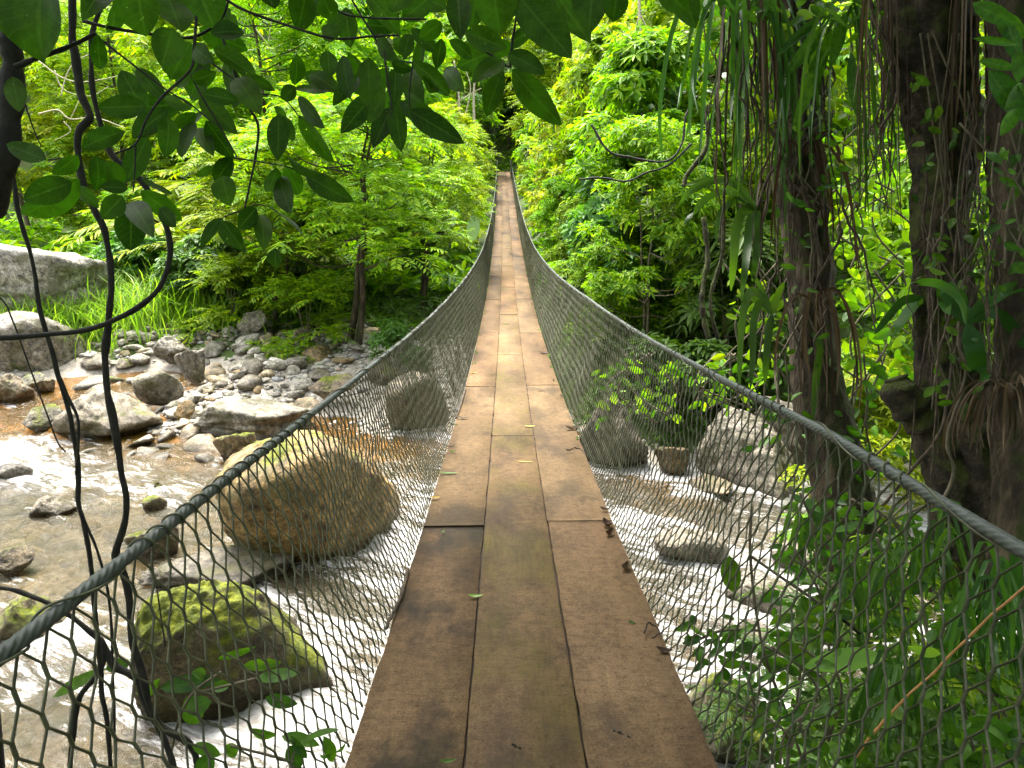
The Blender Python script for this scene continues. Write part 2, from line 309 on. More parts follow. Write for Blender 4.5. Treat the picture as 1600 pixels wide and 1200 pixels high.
def pebble_mat():
    m, nt, out = newmat('pebbles'); g = N(nt, 'ShaderNodeNewGeometry')
    c = ramp(nt, g.outputs['Random Per Island'], [(0, (0.11, 0.1, 0.085)), (.3, (0.22, 0.205, 0.175)), (.55, (0.34, 0.315, 0.27)), (.75, (0.21, 0.145, 0.08)), (.88, (0.46, 0.43, 0.38)), (1, (0.15, 0.155, 0.145))])
    n = noise_tex(nt, 25, 6, .65, obj_coord=False); c = mixc(nt, .5, c, ramp(nt, n, [(.35, (.2, .2, .2)), (.65, (.8, .8, .8))]), 'OVERLAY')
    p = N(nt, 'ShaderNodeBsdfPrincipled', Roughness=.65); LK(nt, c, p.inputs['Base Color']); LK(nt, bump(nt, n, .4, .01), p.inputs['Normal']); LK(nt, p.outputs[0], out.inputs[0]); return m
M_PEB = pebble_mat()
L_GRASS = leaf_mat('grass_blade', [(.10, .2, .015), (.16, .28, .02), (.24, .33, .035)], .4, .5, .3)
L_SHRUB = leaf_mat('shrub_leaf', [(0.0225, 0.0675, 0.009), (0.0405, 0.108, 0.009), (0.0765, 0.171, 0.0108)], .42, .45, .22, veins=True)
L_LIME = leaf_mat('lime_leaf', [(.13, .26, .03), (.17, .31, .04)], .4, .4, .4)
L_YDEAD = leaf_mat('yellow_fallen_leaf', [(.3, .2, .03), (.36, .27, .04)], .2, .6, .3, (1, .9, .5), .2)
# ------------------------------------------------------------------ terrain
def y_near(X): return 4.5+.1*sst(-1, 1.2, X)+2.9*sst(1.15, 3.3, X)+1.4*sst(4, 8, X)+.35*np.sin(X*.9)-.04*np.minimum(X+6, 0)
def y_far(X): return 14.3+0.9*sst(-5, -11, X)-1.6*sst(-.5, 3, X)-1.2*sst(4, 8, X)+.4*np.sin(X*1.3+1)+.12*np.maximum(-X-11, 0)
def deck_z(Y): return np.polyval([-2.76803423e-05, 4.37787733e-03, -1.66464199e-01, 3.77497838e+00], Y)
def deck_x(Y): return .085*np.sin(np.clip(Y/70, 0, 1)*PI)
def hgt(X, Y):
    X = np.asarray(X, float); Y = np.asarray(Y, float)
    yn, yf = y_near(X), y_far(X)
    top = 3.1-.75*sst(1.2, 2.2, X)+1.2*sst(3.5, 9, X)
    near = -.55+(top+.55)*sst(yn, yn-3.8-.9*sst(1, 3, X), Y)+.03*np.maximum(-Y, 0)
    d = Y-yf
    far = -.55+.55*sst(-.8, .4, d)+.55*sst(.2, 4.5, d)+.045*np.clip(d-4, 0, 60)
    far = far+1.2*sst(.4, 3.5, d)*sst(1.2, 2.6, X)
    hs = 75-np.minimum(np.abs(X+1)*1.35, 41)
    s = np.maximum(Y-hs, 0); far = far+.62*s*s/(s+6)
    pool = np.exp(-(((X+9.0)/2.6)**2+((Y-18.2)/1.3)**2)); far = far-.75*pool
    pool2 = np.exp(-(((X+12.5)/3.5)**2+((Y-16.0)/1.0)**2)); far = far-.5*pool2
    side = np.maximum(np.abs(X+4)-24, 0)*.25*sst(4, 20, np.abs(X+4))
    h = np.where(Y < (yn+yf)/2, near, far)+np.where(Y > yf+6, side, 0)
    h = h+.10*fbm(X*.8, Y*.8, 1.0, 3)*sst(.0, 1.0, np.abs(h+.55)+.2)
    lim = deck_z(np.clip(Y, -2, 72))-.35
    k = sst(1.6, .8, np.abs(X))
    return np.where(Y < 74, h*(1-k)+np.minimum(h, lim)*k, h)
def axis(a, b, c, d, fine, coarse):
    L = [c]; s = fine
    while L[-1] > a: s = min(s*1.12, coarse); L.append(L[-1]-s)
    R = [d]; s = fine
    while R[-1] < b: s = min(s*1.12, coarse); R.append(R[-1]+s)
    return np.array(L[::-1][:-1]+list(np.arange(c, d, fine))+R)
gx = axis(-230, 230, -13, 8, .2, 12); gy = axis(-60, 300, -1, 24, .2, 12)
GX, GY = np.meshgrid(gx, gy); GZ = hgt(GX, GY)
def grid_mesh(name, X, Y, Z, attrs=None):
    r, c = X.shape; i = np.arange(r-1)[:, None]*c+np.arange(c-1)[None, :]
    Q = np.stack([i, i+1, i+c+1, i+c], -1).reshape(-1, 4)
    return mesh_np(name, np.stack([X, Y, Z], -1), Q, None, True, attrs)
gme = grid_mesh('ground', GX, GY, GZ)
gme.materials.append(M_GROUND); gme.materials.append(M_GRAVEL)
cx = (GX[:-1, :-1]+GX[1:, 1:])/2; cy = (GY[:-1, :-1]+GY[1:, 1:])/2; cz = (GZ[:-1, :-1]+GZ[1:, 1:])/2
dd = cy-y_far(cx)+1.0*fbm(cx*.7, cy*.7, 5)
grav = ((dd > -3) & (dd < 4.6) & (cx < .5+fbm(cx*.8, cy*.8, 9)) & (cx > -30)) | ((cz < .1) & (cy < 30))
gme.polygons.foreach_set('material_index', grav.ravel().astype(np.int32))
tag(obj('ground', gme), kind='structure')
# ------------------------------------------------------------------ bridge
BR = empty('suspension_bridge', (0, 0, 3.4))
tag(BR, 'long sagging plank footbridge with wire rope handrails and hexagonal netting sides', 'footbridge')
def under(o):
    o.parent = BR; o.matrix_parent_inverse.identity(); o.location = (0, 0, -3.4); return o
HW = .55; Y0, Y1 = -1.4, 71.5
def slope_at(Y): return (deck_z(Y+.05)-deck_z(Y-.05))/.1
def plank(x0, x1, ya, yb, dz, tw):
    n = max(3, int((yb-ya)/(.05 if ya < 9 else .25))); ys = np.linspace(ya, yb, n+1); th = .02
    V = []; m = 6
    # section: top left .. top right with small rounded edge, then bottom
    b = .003
    sec = [(x0, -b), (x0+b, 0), (x1-b, 0), (x1, -b), (x1, -th), (x0, -th)]
    for y in ys:
        e = 0
        for sx, sz in sec:
            u = (sx-(x0+x1)/2)/(x1-x0)
            w = .0025*math.sin(y*2.1+x0*9)*1
            V.append((sx+deck_x(y)+.0025*float(vn3(y*7, x0*5+(sx > (x0+x1)/2)*3, 2))+.002*float(vn3(y*25, x0*5+(sx > (x0+x1)/2)*3, 4)), y, deck_z(y)+sz+dz+tw*u+w+(e if sz > -th else 0)))
    Q = []
    for i in range(n):
        for j in range(m):
            a = i*m+j; c = i*m+(j+1) % m; Q.append((a, c, c+m, a+m))
    Tr = []
    for o_, fl in ((0, 1), (n*m, 0)):
        for k in range(1, m-1):
            t = (o_, o_+k, o_+k+1); Tr.append(t if fl else t[::-1])
    return mesh_np('plank', np.array(V), np.array(Q)[:, ::-1], np.array(Tr)[:, ::-1])
def add_plank(x0, x1, ya, yb, col):
    dz, tw = random.uniform(-.003, .003), random.uniform(-.004, .004)
    if col == 0 and ya < 3 < yb: dz = -.006; 
    if col == 2 and ya < 3 < yb: dz = .006
    o = under(obj('plank', plank(x0, x1, ya, yb, dz, tw), M_PLANK))
    o['moss'] = (.55 if col == 1 else .15)*(1 if yb < 34 else .5)*random.uniform(.7, 1.2)
    o['stain'] = (.85 if (col == 0 and ya < 3.5) else .45 if yb < 9 else .15)
seams = (-HW, -HW+.352, HW-.385, HW)
for col in range(3):
    ys = {0: [-1.4, 4.02, 8.62, 13.3, 17.9], 1: [-1.4, 1.6, 6.3, 11.0, 15.6], 2: [-1.4, 4.1, 8.7, 13.2, 18.0]}[col]
    while ys[-1] < Y1-1.5: ys.append(min(ys[-1]+4.62+random.uniform(-.08, .08), Y1) if ys[-1]+6.2 < Y1 else Y1)
    x0, x1 = seams[col], seams[col+1]
    for a, b in zip(ys[:-1], ys[1:]):
        j = random.uniform(-.004, .004)
        add_plank(x0+(.003 if col else 0)+j*.5, x1-(.003 if col < 2 else 0)+j*.5, a+.006, b-(.009 if b > 5 or col == 1 else (.02 if col == 2 else .012)), col)
def box_mb(mb, x0, x1, y0, y1, z0, z1):
    V = [(x, y, z) for z in (z0, z1) for y in (y0, y1) for x in (x0, x1)]
    mb.add(V, [(0, 2, 3, 1), (4, 5, 7, 6), (0, 1, 5, 4), (2, 6, 7, 3), (0, 4, 6, 2), (1, 3, 7, 5)])
for k, y in enumerate(np.arange(-1.0, Y1, 1.25)):
    mb = MB(); zc = float(deck_z(y)); dxx = float(deck_x(y))
    box_mb(mb, -.545+dxx, .545+dxx, y-.04, y+.04, zc-.115, zc-.03)
    under(obj('crossbeam', mb.me('crossbeam'), M_STEEL))
for sx in (seams[1], seams[2]):  # thin dark strips added under the seams so no bright water shows through
    ys = np.arange(-1.4, Y1, .3); mb = MB(); V = np.array([(sx+a+deck_x(y), y, deck_z(y)+z) for y in ys for a, z in ((-.05, -.026), (.05, -.026), (.05, -.03), (-.05, -.03))])
    i = np.arange(len(ys)-1)[:, None]*4+np.arange(4)[None]; j = np.arange(len(ys)-1)[:, None]*4+(np.arange(4)[None]+1) % 4
    under(obj('seam_dark_strip', mb.add(V, np.stack([i, j, j+4, i+4], -1)).me('seam_dark_strip'), M_STEEL))
yy = np.concatenate([np.arange(-1.6, 8, .06), np.arange(8, 72, .3)])
for sx in (-.5, .5):
    P = np.stack([deck_x(yy)+sx, yy, deck_z(yy)-.13], -1)
    mb = MB().tube(P, .014, 8); under(obj('support_cable', mb.me('support_cable', True), M_CABLE))
def cable_pos(Y, side):
    Y = np.asarray(Y, float)
    off = np.interp(Y, [-2, 0, 5, 10, 20, 40, 60, 72], [.84, .82, .80, .78, .675, .60, .57, .56])
    h = np.interp(Y, [-2, .9, 2, 4, 8, 16, 30, 72], [.85, .88, .915, .95, .975, 1.0, 1.0, .98] if side < 0 else [.93, .955, 1.015, 1.035, 1.09, 1.06, 1.0, .98])
    return np.stack([deck_x(Y)+side*off, Y, deck_z(Y)+h], -1)
for side in (-1, 1):
    ya = np.concatenate([np.arange(-1.6, .4, .05), np.arange(.4, 4.2, .004), np.arange(4.2, 8, .012), np.arange(8, 20, .06), np.arange(20, 72.4, .5)])
    P = cable_pos(ya, side)
    tw = ya/.16*2*PI; am = np.interp(ya, [4, 4.3, 7, 9], [1, .8, .3, 0])
    V, Q, T = tube(P, .0128, 30, lambda i, ph: .98+am[i]*(.24*np.abs(np.cos(3*ph+3*tw[i]))-.14))
    under(obj('handrail_cable', mesh_np('handrail_cable', V, Q, T, True), M_CABLE))
def net_mesh(side, rows=17, seed=0):
    w = .074; cols_y = np.arange(-1.5, 34, w); cols_y = np.concatenate([cols_y, np.arange(34, Y1, .12)])
    nc = len(cols_y); rng = np.random.default_rng(seed)
    # node (r, c, half) : pointy-top hexes, vertical sides
    def pos(y, u):
        e = np.stack([deck_x(y)+side*(HW+.012), y, deck_z(y)-.012], -1)
        c = cable_pos(y, side)
        p = e*(1-u)[..., None]+c*u[..., None]
        bul = np.sin(np.clip(u, 0, 1)*PI)
        p[..., 0] += side*bul*(.025+.04*fbm(y*.9, u*2.0, 7+side, 2))
        p[..., 0] += .006*fbm(y*6, u*9, 3+side, 2)*bul**.5
        p[..., 1] += .014*fbm(y*2.3, u*4, 21+side, 3)*np.clip(bul*2, 0, 1)
        p[..., 2] += .009*fbm(y*2.0, u*4, 41+side, 3)*np.clip(bul*2, 0, 1)-.02*bul
        return p
    c = np.arange(nc); r = np.arange(rows+1)
    RR, CC = np.meshgrid(r, c, indexing='ij')
    ystep = np.gradient(cols_y)
    yb = cols_y[CC]+np.where(RR % 2 == 1, .5*ystep[CC], 0)
    ub = RR/rows
    dv = .18/rows
    lo = pos(yb, ub-np.where(RR == 0, 0, dv)*1.0); hi = pos(yb, ub+np.where(RR == rows, 0, dv))
    # connections: vertical wire from hi(r,c) to lo of row r+1? zig-zag: hi(r,c)->lo(r+1,c), hi(r,c)->lo(r+1,c-1 or c+1)
    A, B = [], []
    A.append(lo.reshape(-1, 3)); B.append(hi.reshape(-1, 3))       # the twisted vertical joint
    for rr in range(rows):
        h = hi[rr]; l = lo[rr+1]
        A.append(h); B.append(l)
        if rr % 2 == 0: A.append(h[1:]); B.append(l[:-1])
        else: A.append(h[:-1]); B.append(l[1:])
    thick = [np.full(len(A[0]), 1.5)]+[np.ones(len(a)) for a in A[1:]]
    A = np.vstack(A); B = np.vstack(B); thick = np.concatenate(thick)
    ok = np.linalg.norm(A-B, axis=1) > 1e-4; A, B, thick = A[ok], B[ok], thick[ok]
    D = nrm(B-A); ref = np.where(np.abs(D[:, 1:2]) < .9, np.array([[0, 1.0, 0]]), np.array([[1.0, 0, 0]]))
    n1 = nrm(np.cross(D, ref)); n2 = np.cross(D, n1)
    rad = .0029*thick*np.interp(A[:, 1], [0, 4, 12, 40], [1.0, 1.05, 1.22, 1.6])
    ph = np.array([0, 2, 4])*PI/3
    ring = np.cos(ph)[None, :, None]*n1[:, None, :]+np.sin(ph)[None, :, None]*n2[:, None, :]
    e = rad[:, None, None]*ring; ex = D[:, None, :]*rad[:, None, None]*.6
    V = np.concatenate([A[:, None, :]+e-ex, B[:, None, :]+e+ex], 1)
    base = np.arange(len(A))[:, None, None]*6
    q = np.array([[0, 1, 4, 3], [1, 2, 5, 4], [2, 0, 3, 5]])[None]
    return mesh_np('side_net', V.reshape(-1, 3), (base+q).reshape(-1, 4), None, True)
for side in (-1, 1):
    under(obj('side_net', net_mesh(side, 14, 5+side), M_NET))
    mb = MB()   # the lacing cord wound round the cable
    ys = np.linspace(-.6, 15, 3400); P = cable_pos(ys, side); T, Nn, B = frames(P)
    a = np.cumsum(.05+.34*sst(.25, .6, fbm(ys*3.1, side*4.0, 2, 2)))
    R = .0152+.005*np.clip(fbm(ys*2.2, 5+side, 1, 2), 0, 1)
    mb.tube(P+R[:, None]*(np.cos(a)[:, None]*Nn+np.sin(a)[:, None]*B), .0027, 5)
    under(obj('lacing_cord', mb.me('lacing_cord', True), M_NET))
# little weeds and dirt caught along the deck edge are fallen leaves, below
# ------------------------------------------------------------------ rocks
def rock_mesh(seed, sub=4, planes=16, soft=9.0, rough=.06):
    bm = bmesh.new(); bmesh.ops.create_icosphere(bm, subdivisions=sub, radius=1.0)
    rng = np.random.default_rng(seed); D = np.array([v.co[:] for v in bm.verts]); D = nrm(D)
    NN = nrm(rng.normal(size=(planes, 3))); H = rng.uniform(.72, 1.1, planes)
    dots = np.maximum(D@NN.T, 1e-3)/H[None, :]
    r = 1/np.power(np.power(dots, soft).sum(1)+.35**soft, 1/soft)
    r = r*(1+rough*fbm(D[:, 0]*2.2+seed*3.1, D[:, 1]*2.2, D[:, 2]*2.2, 4)+rough*.3*fbm(D[:, 0]*9, D[:, 1]*9+seed, D[:, 2]*9, 3)+(.012*fbm(D[:, 0]*26, D[:, 1]*26+seed, D[:, 2]*26, 4) if sub > 4 else 0))
    V = D*r[:, None]; V /= np.abs(V).max(0)[None, :]
    for v, p in zip(bm.verts, V): v.co = p
    for f in bm.faces: f.smooth = True
    me = bpy.data.meshes.new('rock'); bm.to_mesh(me); bm.free(); me.materials.append(M_ROCK); return me
BOUL = [rock_mesh(s, 6 if s > 2 else 5, p, so, ro) for s, p, so, ro in ((1, 12, 14, .12), (2, 18, 14, .12), (3, 9, 14, .1), (4, 26, 7, .06), (5, 10, 22, .1), (6, 16, 8, .08))]
STON = [rock_mesh(20+s, 3, p, so, .05) for s, p, so in ((1, 10, 12), (2, 16, 6), (3, 8, 16), (4, 22, 5), (5, 9, 9), (6, 12, 20))]
ROCKS = []   # for the water: x, y, r
def boulder(px, py, w, h, zb, kind, label, moss=.0, tone=1.0, warm=.1, depth=.85, rz=None, t=None, name='boulder', cat='boulder', tilt=(0, 0)):
    if t is None: p, t = at_z(px, py, zb)
    else: p = at_t(px, py, t)
    rx = w*t/FPX/2; hh = h*t/FPX*1.08
    ry = rx*depth; rzz = hh*.72
    o = obj(name, BOUL[kind] if w*t > 600 else BOUL[kind], M_ROCK)
    yaw = math.atan2(p[0]-CAM[0], p[1])
    o.location = (p[0]+math.sin(yaw)*ry*.6, p[1]+math.cos(yaw)*ry*.6, p[2]+hh-rzz)
    o.scale = (rx, ry, rzz); o.rotation_euler = (tilt[0], tilt[1], -yaw+(rz if rz is not None else random.uniform(-.15, .15)))
    o['moss'] = moss; o['tone'] = tone; o['warm'] = warm
    tag(o, label, cat)
    ROCKS.append((o.location[0], o.location[1], rx, ry)); return o
boulder(72, 505, 210, 165, .9, 0, 'huge pale grey boulder at the left edge behind the bright grass', -.05, 1.15, 0)
boulder(55, 588, 178, 92, .05, 3, 'big rounded grey boulder at the left edge beside the amber pool', .0, 1.0, .1)
boulder(186, 541, 78, 34, .15, 4, 'flat-topped grey rock behind the amber pool, right of the rounded boulder', .0, 1.0, .1)
boulder(22, 627, 66, 46, .05, 1, 'brown pointed rock at the left edge in front of the rounded grey boulder', .0, .8, .5)
boulder(12, 592, 34, 26, .1, 3, 'small round grey rock at the left edge touching the big rounded boulder', 0, .95, .2)
boulder(48, 610, 44, 24, .05, 4, 'white-topped small rock with a mossy end beside the brown pointed rock', .12, 1.35, 0)
boulder(72, 614, 40, 20, 0, 2, 'small brown rock standing in the amber shallows at left', .0, .75, .6)
boulder(172, 686, 190, 74, -.05, 1, 'large tan boulder at the lower edge of the gravel bar, crossed by hanging vines', -.03, .95, .3)
boulder(62, 680, 72, 40, -.05, 4, 'low mossy slab at the left foot of the large tan boulder', .12, .95, .25)
boulder(250, 622, 76, 40, .25, 3, 'long smooth grey rock lying across the middle of the gravel bar', .0, .95, .15, .6)
boulder(304, 590, 54, 42, .35, 2, 'grey pyramid-shaped rock standing on the gravel bar', -.05, .95, .1)
boulder(268, 558, 64, 34, .4, 1, 'pale rounded rock behind the pyramid-shaped rock', -.05, 1.3, .1)
boulder(390, 530, 62, 40, .6, 4, 'pale angular rock at the back of the gravel bar below the bushes', -.05, 1.2, .15)
boulder(398, 690, 190, 78, -.05, 0, 'broad pale slab sloping into the water, a green sprig growing on it', -.1, 1.35, .12)
boulder(286, 664, 42, 34, .02, 4, 'reddish brown angular stone at the water edge of the gravel bar', -.2, .8, .95)
boulder(376, 728, 76, 50, -.06, 2, 'brown midstream boulder with a bright moss cap, left of the wire handrail', .16, .75, .75)
boulder(246, 802, 40, 26, -.04, 3, 'small mossy green stone in the stream, right of the thick hanging vine', .2, .7, .4)
boulder(250, 775, 26, 24, -.04, 1, 'tiny mossy stone upstream of the small mossy green stone', .2, .7, .4)
boulder(84, 812, 80, 36, -.06, 1, 'grey brown stone half sunk in the stream between the hanging vines', -.1, .7, .3)
boulder(22, 758, 62, 30, -.06, 3, 'dark wet stone in the rapids at the left edge', .0, .6, .1)
boulder(18, 905, 74, 42, -.06, 4, 'dark brown rock at the left edge in front of the rapids', .05, .6, .6)
boulder(250, 880, 92, 54, -.06, 2, 'moss-topped rock seen right under the left handrail', .14, .8, .4)
boulder(60, 1012, 140, 84, -.08, 1, 'broad brown mossy rock at the left edge under the handrail', .1, .7, .45)
boulder(345, 935, 240, 70, -.1, 0, 'low wet grey slab behind the netting, in front of the yellow moss boulder', -.08, .5, .2)
boulder(500, 885, 295, 190, -.1, 3, 'great olive and amber boulder behind the left netting with moss on its shoulder', .07, 1.25, .95, rz=.0)
boulder(332, 1138, 325, 268, -.1, 5, 'great dark boulder behind the left netting rimmed with bright yellow moss',   .27, .38, .5, rz=.3, tilt=(.0, -.2))
boulder(656, 680, 108, 92, -.05, 3, 'rounded olive boulder close beside the left edge of the deck', .04, .75, .35)
boulder(512, 625, 100, 34, .3, 4, 'long mossy brown rock at the end of the gravel bar above the handrail', .08, .7, .6, .5)
boulder(600, 600, 60, 44, .35, 1, 'mossy stone under the trees just left of the netting', .12, .7, .4)
boulder(470, 660, 60, 34, .1, 4, 'pale tan stone right of the broad pale slab', -.1, 1.2, .5)
boulder(1150, 770, 190, 150, -.1, 5, 'big pale boulder behind the right netting', -.08, 1.15, .15)
boulder(1235, 730, 150, 135, .1, 0, 'pale rock wall rising behind the leaning right trunk', -.02, 1.1, .1)
boulder(1052, 745, 66, 46, -.02, 2, 'tan stone at the left foot of the big pale right boulder', -.1, .95, .8)
boulder(1100, 775, 90, 24, -.05, 4, 'flat tan stone in the water before the big pale right boulder', -.1, 1.2, .5)
boulder(955, 735, 130, 120, -.05, 1, 'dark mossy rock in the shade just right of the deck', .03, .5, .3)
boulder(1125, 1185, 175, 130, .1, 1, 'yellow moss-covered rock beside the right edge of the near deck', .28, .8, .3)
boulder(1165, 1015, 70, 40, -.05, 4, 'small grey stone behind the leaves at lower right', -.05, .9, .2)
boulder(1185, 965, 160, 66, -.06, 5, 'pale smooth boulder in the middle of the water behind the right netting', -.1, 1.15, .15)
boulder(1078, 885, 120, 44, -.06, 3, 'low pale rock in the white water close to the right edge of the deck', -.1, 1.1, .2)
boulder(1300, 1015, 120, 66, .0, 0, 'pale stone showing through the leaves beside the big pale green leaf', -.08, 1.1, .2)
boulder(1260, 905, 120, 60, -.05, 0, 'pale stone in the water under the leaning right trunk', -.1, 1.1, .2)
# river stones of the bar
cls = [('small pale grey river stone lying in the gravel bar', 1.3, .0, -.15), ('small mid grey river stone lying in the gravel bar', .85, .05, -.1), ('small brown river stone lying in the gravel bar', .75, .8, -.15), ('small dark wet-looking river stone lying in the gravel bar', .5, .2, -.1), ('small tan river stone lying in the gravel bar', 1.1, .5, -.12), ('small moss-covered green stone lying in the gravel bar', .8, .3, .2)]
placed = []
tries = 0
while len(placed) < 296 and tries < 20000:
    tries += 1
    px, py = random.uniform(120, 610), random.uniform(492, 700)
    if py > 700-max(0, px-330)*.55 or py < 497+max(0, 260-px)*.6+max(0, px-430)*.32: continue
    p, t = at_z(px, py, .2); X, Y = p[0], p[1]
    d = Y-y_far(X)
    if d < -1.3 or d > 8.5 or X > -1.3: continue
    r = min(.40, .12+random.expovariate(1/.10))*(1.0 if len(placed) > 25 else 1.5)
    if any((X-a)**2+(Y-b)**2 < (.6*(r+c))**2 for a, b, c in placed): continue
    if any(((X-a)/(c+r*.3))**2+((Y-b)/(e+r*.3))**2 < .8 for a, b, c, e in ROCKS): continue
    placed.append((X, Y, r))
    k = random.choices(range(6), (26, 26, 14, 10, 16, 5))[0]
    o = obj('river_stone', STON[random.randrange(6)], M_ROCK)
    h = float(hgt(X, Y)); o.location = (X, Y, max(h, -.12)+r*.22)
    o.scale = (r*random.uniform(.85, 1.35), r*random.uniform(.7, 1.1), r*random.uniform(.4, .75))
    o.rotation_euler = (random.uniform(-.35, .35), random.uniform(-.35, .35), random.uniform(0, 6.3))
    lab, tone, warm, moss = cls[k]
    o['tone'] = tone*1.6*random.uniform(.85, 1.15); o['warm'] = warm; o['moss'] = moss
    tag(o, lab, 'stone', 'river stones on the gravel bar')
# fine pebbles between the stones
rg = np.random.default_rng(88); X = rg.uniform(-13, -.9, 9000); Y = rg.uniform(12.5, 24, 9000); d = Y-y_far(X)
m = (d > -1.0) & (d < 7.5+.8*fbm(X*.6, Y*.6, 2)) & ~((np.abs(X+9) < 2.6) & (np.abs(Y-18.2) < 1.1)); X, Y = X[m], Y[m]; r = .02+rg.exponential(.022, len(X)); r = np.minimum(r, .11)
bm = bmesh.new(); bmesh.ops.create_icosphere(bm, subdivisions=1, radius=1.0); bv = np.array([v.co[:] for v in bm.verts]); bt = np.array([[v.index for v in f.verts] for f in bm.faces]); bm.free()
sc = rg.uniform(.6, 1.4, (len(X), 1, 3))*np.array([1, 1, .55]); a = rg.uniform(0, 6.3, len(X))[:, None]
V = bv[None]*sc*r[:, None, None]*(1+.18*rg.normal(size=(len(X), len(bv), 1))); V = np.stack([V[..., 0]*np.cos(a)-V[..., 1]*np.sin(a), V[..., 0]*np.sin(a)+V[..., 1]*np.cos(a), V[..., 2]], -1)
V += np.stack([X, Y, hgt(X, Y)+r*.2], -1)[:, None, :]
o = obj('pebbles', mesh_np('pebbles', V.reshape(-1, 3), None, (bt[None]+np.arange(len(X))[:, None, None]*len(bv)).reshape(-1, 3), True), M_PEB); tag(o, 'fine grey and brown pebbles filling the gravel bar between the stones', 'pebbles', kind='stuff')
rg = np.random.default_rng(89); X = rg.uniform(-14, 6, 5200); Y = rg.uniform(4, 20, 5200); hz_ = hgt(X, Y); m = (hz_ < .02); X, Y, hz_ = X[m], Y[m], hz_[m]; r = np.minimum(.05+rg.exponential(.06, len(X)), .3)
sc = rg.uniform(.6, 1.4, (len(X), 1, 3))*np.array([1, 1, .6]); V = bv[None]*sc*r[:, None, None]*(1+.16*rg.normal(size=(len(X), len(bv), 1)))
V += np.stack([X, Y, np.minimum(hz_+r*.3, -.04-r*.6)], -1)[:, None, :]
o = obj('riverbed_stones', mesh_np('riverbed_stones', V.reshape(-1, 3), None, (bt[None]+np.arange(len(X))[:, None, None]*len(bv)).reshape(-1, 3), True), M_PEB); tag(o, 'drowned stones on the bed seen through the amber water', 'stones', kind='stuff')
# ------------------------------------------------------------------ water
wx = np.concatenate([np.arange(-40, -14, .4), np.arange(-14, 7, .07), np.arange(7, 16, .4)]); wy = np.arange(2.2, 21, .07)
WX, WY = np.meshgrid(wx, wy)
# flow-aligned coordinates: river comes from the left and swings toward lower right
A = WX*.9-WY*.45; Bc = WX*.45+WY*.9
chop = fbm(A*.9, Bc*2.2, 2.0, 4)
prox = np.zeros_like(WX); wake = np.zeros_like(WX)
for (x, y, rx, ry) in ROCKS:
    q = np.sqrt(((WX-x)/(rx+.02))**2+((WY-y)/(ry+.02))**2)
    prox = np.maximum(prox, np.exp(-np.maximum(q-1, 0)*max(rx, .3)/.16))
    a = (WX-x)*.894-(WY-y)*.447; b = (WX-x)*.447+(WY-y)*.894; r_ = max(rx, ry)
    wake = np.maximum(wake, np.exp(-(b/(.75*r_))**2)*np.exp(-np.maximum(a, 0)/(2.2*r_+.4))*(a > -r_))
d = WY-y_far(WX)
white = .01+.5*fbm(A*.35, Bc*.9, 11, 4)+.30*prox+.30*wake
white += .26*np.exp(-(((WX+9.0)/3.0)**2+((WY-13.2)/1.4)**2))           # bright rapids at left
white += .42*sst(-3.6, -.8, WX)+.06*sst(9, 6, WY)
white += .28*np.exp(-(((WX+4.6)/2.4)**2+((WY-5.6)/1.5)**2))
white -= .42*np.exp(-(((WX+6.2)/3.4)**2+((WY-10.3)/1.1)**2))
amb = sst(-1.6, -.2, d+.5*fbm(WX*.8, WY*.8, 31, 3))
amb = np.maximum(amb, .9*np.exp(-(((WX+5.2)/1.9)**2+((WY-13.3)/.9)**2)))
white -= .75*amb*sst(-1, -3, WX)
white += .5*np.clip(fbm(A*1.6, Bc*4.2, 14, 4), 0, 1)*np.clip(white+.25, 0, .6)
Z = .0+.075*chop*(.4+np.clip(white, 0, 1))+.10*prox*np.clip(white, 0, 1)*(.5+.5*fbm(A*2, Bc*2, 4, 3))+.045*fbm(A*3.5, Bc*8, 9, 3)*np.clip(white+.2, 0, 1)
Z *= np.where(amb > .5, .35, 1)
wo = obj('river_water', grid_mesh('river_water', WX, WY, Z, {'foam': white, 'amber': amb}), M_WATER); tag(wo, kind='structure')
# ------------------------------------------------------------------ leaves
def leaf_arr(P, D, Nn, L, W, fold=.12, droop=.18):
    S = nrm(np.cross(D, Nn)); L = L[:, None]; W = W[:, None]
    dz = np.array([[0, 0, -1.0]])
    mk = lambda a, s: P+D*(L*a)+S*(W*s)+Nn*(W*fold*(abs(s) > 0))+dz*(L*droop*a*a)
    V = np.stack([P, mk(.30, -.46), mk(.68, -.38), mk(1.0, 0), mk(.68, .38), mk(.30, .46)], 1)
    i = np.arange(len(P))[:, None]*6
    Q = np.stack([i+np.array([0, 1, 2, 3]), i+np.array([0, 3, 4, 5])], 1).reshape(-1, 4)
    return V.reshape(-1, 3), Q
def rosettes(C, A, k, L, W, rng, droop=.2, el=(-.25, .7)):
    n = len(C); C = np.repeat(C, k, 0); A = nrm(np.repeat(A, k, 0))
    ref = np.where(np.abs(A[:, 2:3]) < .9, np.array([[0, 0, 1.0]]), np.array([[1.0, 0, 0]]))
    u = nrm(np.cross(A, ref)); v = np.cross(A, u)
    az = np.tile(np.arange(k)/k*2*PI, n)+np.repeat(rng.uniform(0, 6.3, n), k)+rng.normal(0, .25, n*k)
    e = rng.uniform(el[0], el[1], n*k)[:, None]
    D = nrm((np.cos(az)[:, None]*u+np.sin(az)[:, None]*v)*np.cos(e)+A*np.sin(e))
    Nn = nrm(A-D*(A*D).sum(1, keepdims=True)+rng.normal(0, .15, D.shape))
    s = rng.uniform(.65, 1.25, n*k)
    return leaf_arr(C+D*.02, D, Nn, L*s, W*s, .12, droop)
